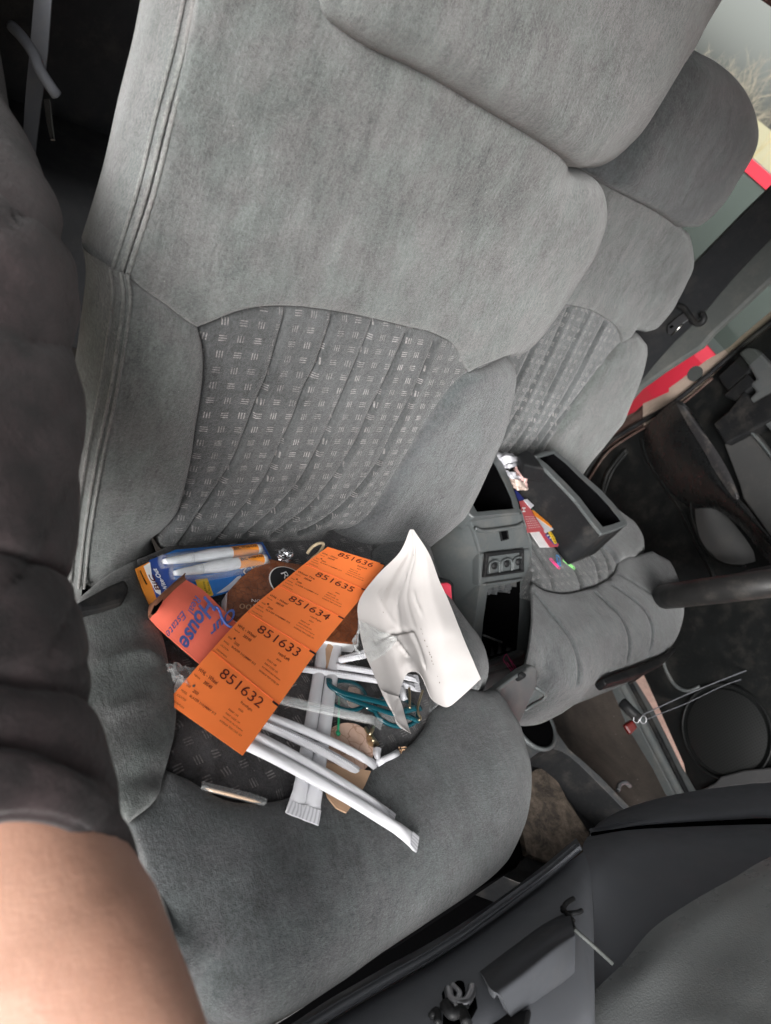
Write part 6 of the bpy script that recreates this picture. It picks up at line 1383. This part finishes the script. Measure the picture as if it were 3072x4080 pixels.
# ================================================================ the photographer's arm
pr = root('person', D(100, 2400, .40), 'arm of a person in a dark brown sleeve, bare forearm at lower left', 'person')
edge = [(-110, -700, .50, .070), (-40, -100, .47, .070), (-6, 196, .455, .070), (44, 443, .44, .071), (127, 601, .43, .071), (209, 728, .42, .071), (245, 842, .41, .070), (291, 937, .405, .071), (320, 1050, .40, .072), (318, 1120, .398, .072), (352, 1210, .392, .073), (362, 1300, .388, .073), (322, 1375, .385, .070), (345, 1470, .378, .070), (361, 1592, .37, .070), (378, 1740, .362, .070), (394, 1900, .352, .070), (386, 2086, .342, .068), (362, 2240, .334, .066), (345, 2400, .326, .064), (366, 2561, .318, .063), (401, 2734, .31, .062), (432, 2890, .303, .061), (470, 3068, .296, .060), (500, 3220, .29, .059), (528, 3400, .285, .058), (552, 3560, .28, .057), (566, 3690, .276, .055), (574, 3760, .275, .054)]
path = [D(x-(float(np.interp(y, [600, 1500, 1800, 3000, 3700], [66, 84, 108, 108, 80])))-r*FPX/z*1.0, y-(.35 if y > 3300 else .25)*0*r, z) for x, y, z, r in crom(edge, 6)]
nP = len(path); rad = np.array([q[3] for q in crom(edge, 6)])
SG = 112
V, F, uv = sweepmesh(path, None, rad, rad, SG, cap=False)
V = V.copy(); PA = np.array(path)
def ridge(p): return max(0.0, 1-abs(mnoise.noise(Vector(p)))*2.6)
for i in range(nP):
    s_ = i/nP*26; end = min(1, (nP-1-i)/16)
    for j in range(SG):
        k = i*SG+j; d = V[k]-PA[i]; d /= np.linalg.norm(d); a = j/SG*6.2832; ca, sa = math.cos(a), math.sin(a)
        f = .0070*mnoise.noise(Vector((s_*.30, ca*1.1, sa*1.1)))
        f -= .0060*ridge((s_*.26+ca*.9, ca*.35+4, sa*.45))**4+.0030*ridge((s_*.40-sa*1.0+7, ca*.5, sa*.6))**4+.0010*mnoise.noise(Vector((s_*1.1+sa*1.5, ca*1.6+2, sa*1.6)))
        V[k] = V[k]+d*(f*(.15+.85*end)+.004*(1-min(1, abs(nP-1-i-7)/6.0)))
crx = C2W @ np.array((1, 0, 0.)); dn_ = (PA[-1]-PA[-8]); dn_ /= np.linalg.norm(dn_)
for i in range(nP):
    wgt = max(0, (i/(nP-1)-.68)/.32)**1.4
    if wgt > 0:
        for j in range(SG):
            k = i*SG+j; V[k] = V[k]+dn_*wgt*(.10*float(np.dot(V[k]-PA[i], crx))-1.15*float(np.dot(V[k]-PA[i], (CAM-PA[i])/np.linalg.norm(CAM-PA[i])))+.004)
last = nP-1; cu = []
for m_, (sc, bk_) in enumerate(((.985, .003), (.95, .003), (.92, -.004), (.90, -.05))):
    e = (PA[-1]-PA[-2]); e /= np.linalg.norm(e)
    cu += [PA[-1]+(V[last*SG+j]-PA[-1])*sc+e*bk_ for j in range(SG)]
b0 = len(V); V = np.concatenate([V, np.array(cu)])
for m_ in range(4):
    p0 = last*SG if m_ == 0 else b0+(m_-1)*SG; p1 = b0+m_*SG
    F += [(p0+j, p0+(j+1) % SG, p1+(j+1) % SG, p1+j) for j in range(SG)]
o = mk('sleeve', V, F, M['cloth'], pr); fixn(o)
# forearm, wrist and hand as one mesh (the hand is below the frame)
arm = [D(*p) for p in crom([(-230, 2000, .345), (-199, 2561, .320), (-108, 3060, .300), (-30, 3420, .289), (90, 3740, .280), (225, 4020, .273), (420, 4400, .268), (640, 4820, .268), (800, 5150, .275), (900, 5400, .285)], 7)]
na_ = len(arm); ta = np.linspace(0, 1, na_)
rw = np.interp(ta, [0, .2, .35, .5, .62, .75, .86, .93, 1], [.040, .045, .048, .051, .048, .040, .032, .040, .038]); rh = np.interp(ta, [0, .5, .75, .86, .93, 1], [.040, .048, .034, .024, .016, .013])
V, F, uv = sweepmesh(arm, None, rw, rh, 32); V = list(V)
A_ = np.array(arm); e = A_[-1]-A_[-3]; e /= np.linalg.norm(e); S_ = (np.array(V[(na_-1)*32])-A_[-1]); S_ /= np.linalg.norm(S_); N_ = np.cross(e, S_)
for k, (off, ln_, r_) in enumerate(((-.030, .058, .0078), (-.010, .072, .0085), (.010, .076, .0086), (.030, .068, .0082))):
    p = A_[-1]+S_*off; pts = [p-e*.02]; d = e.copy()
    for j, fr in enumerate((.45, .30, .25)):
        for q in range(3): pts.append(pts[-1]+d*ln_*fr/3)
        d = d*math.cos(.38)-N_*math.sin(.38)
    v, f, _ = sweepmesh(pts, N_, np.interp(np.linspace(0, 1, len(pts)), [0, .8, 1], [r_*1.1, r_*.85, r_*.5]), np.interp(np.linspace(0, 1, len(pts)), [0, .8, 1], [r_, r_*.8, r_*.4]), 12)
    o = len(V); V += list(v); F += [tuple(i+o for i in ff) for ff in f]
p = A_[-6]+S_*.030; d = e*.6+S_*.8; d /= np.linalg.norm(d); pts = [p-d*.01]
for j in range(8):
    if j == 4: d = e*.95+S_*.3; d /= np.linalg.norm(d)
    pts.append(pts[-1]+d*.0085)
v, f, _ = sweepmesh(pts, N_, np.interp(np.linspace(0, 1, 9), [0, .8, 1], [.013, .0095, .005]), np.interp(np.linspace(0, 1, 9), [0, .8, 1], [.012, .0085, .004]), 12)
o = len(V); V += list(v); F += [tuple(i+o for i in ff) for ff in f]
mk('body', V, F, M['skin'], pr)
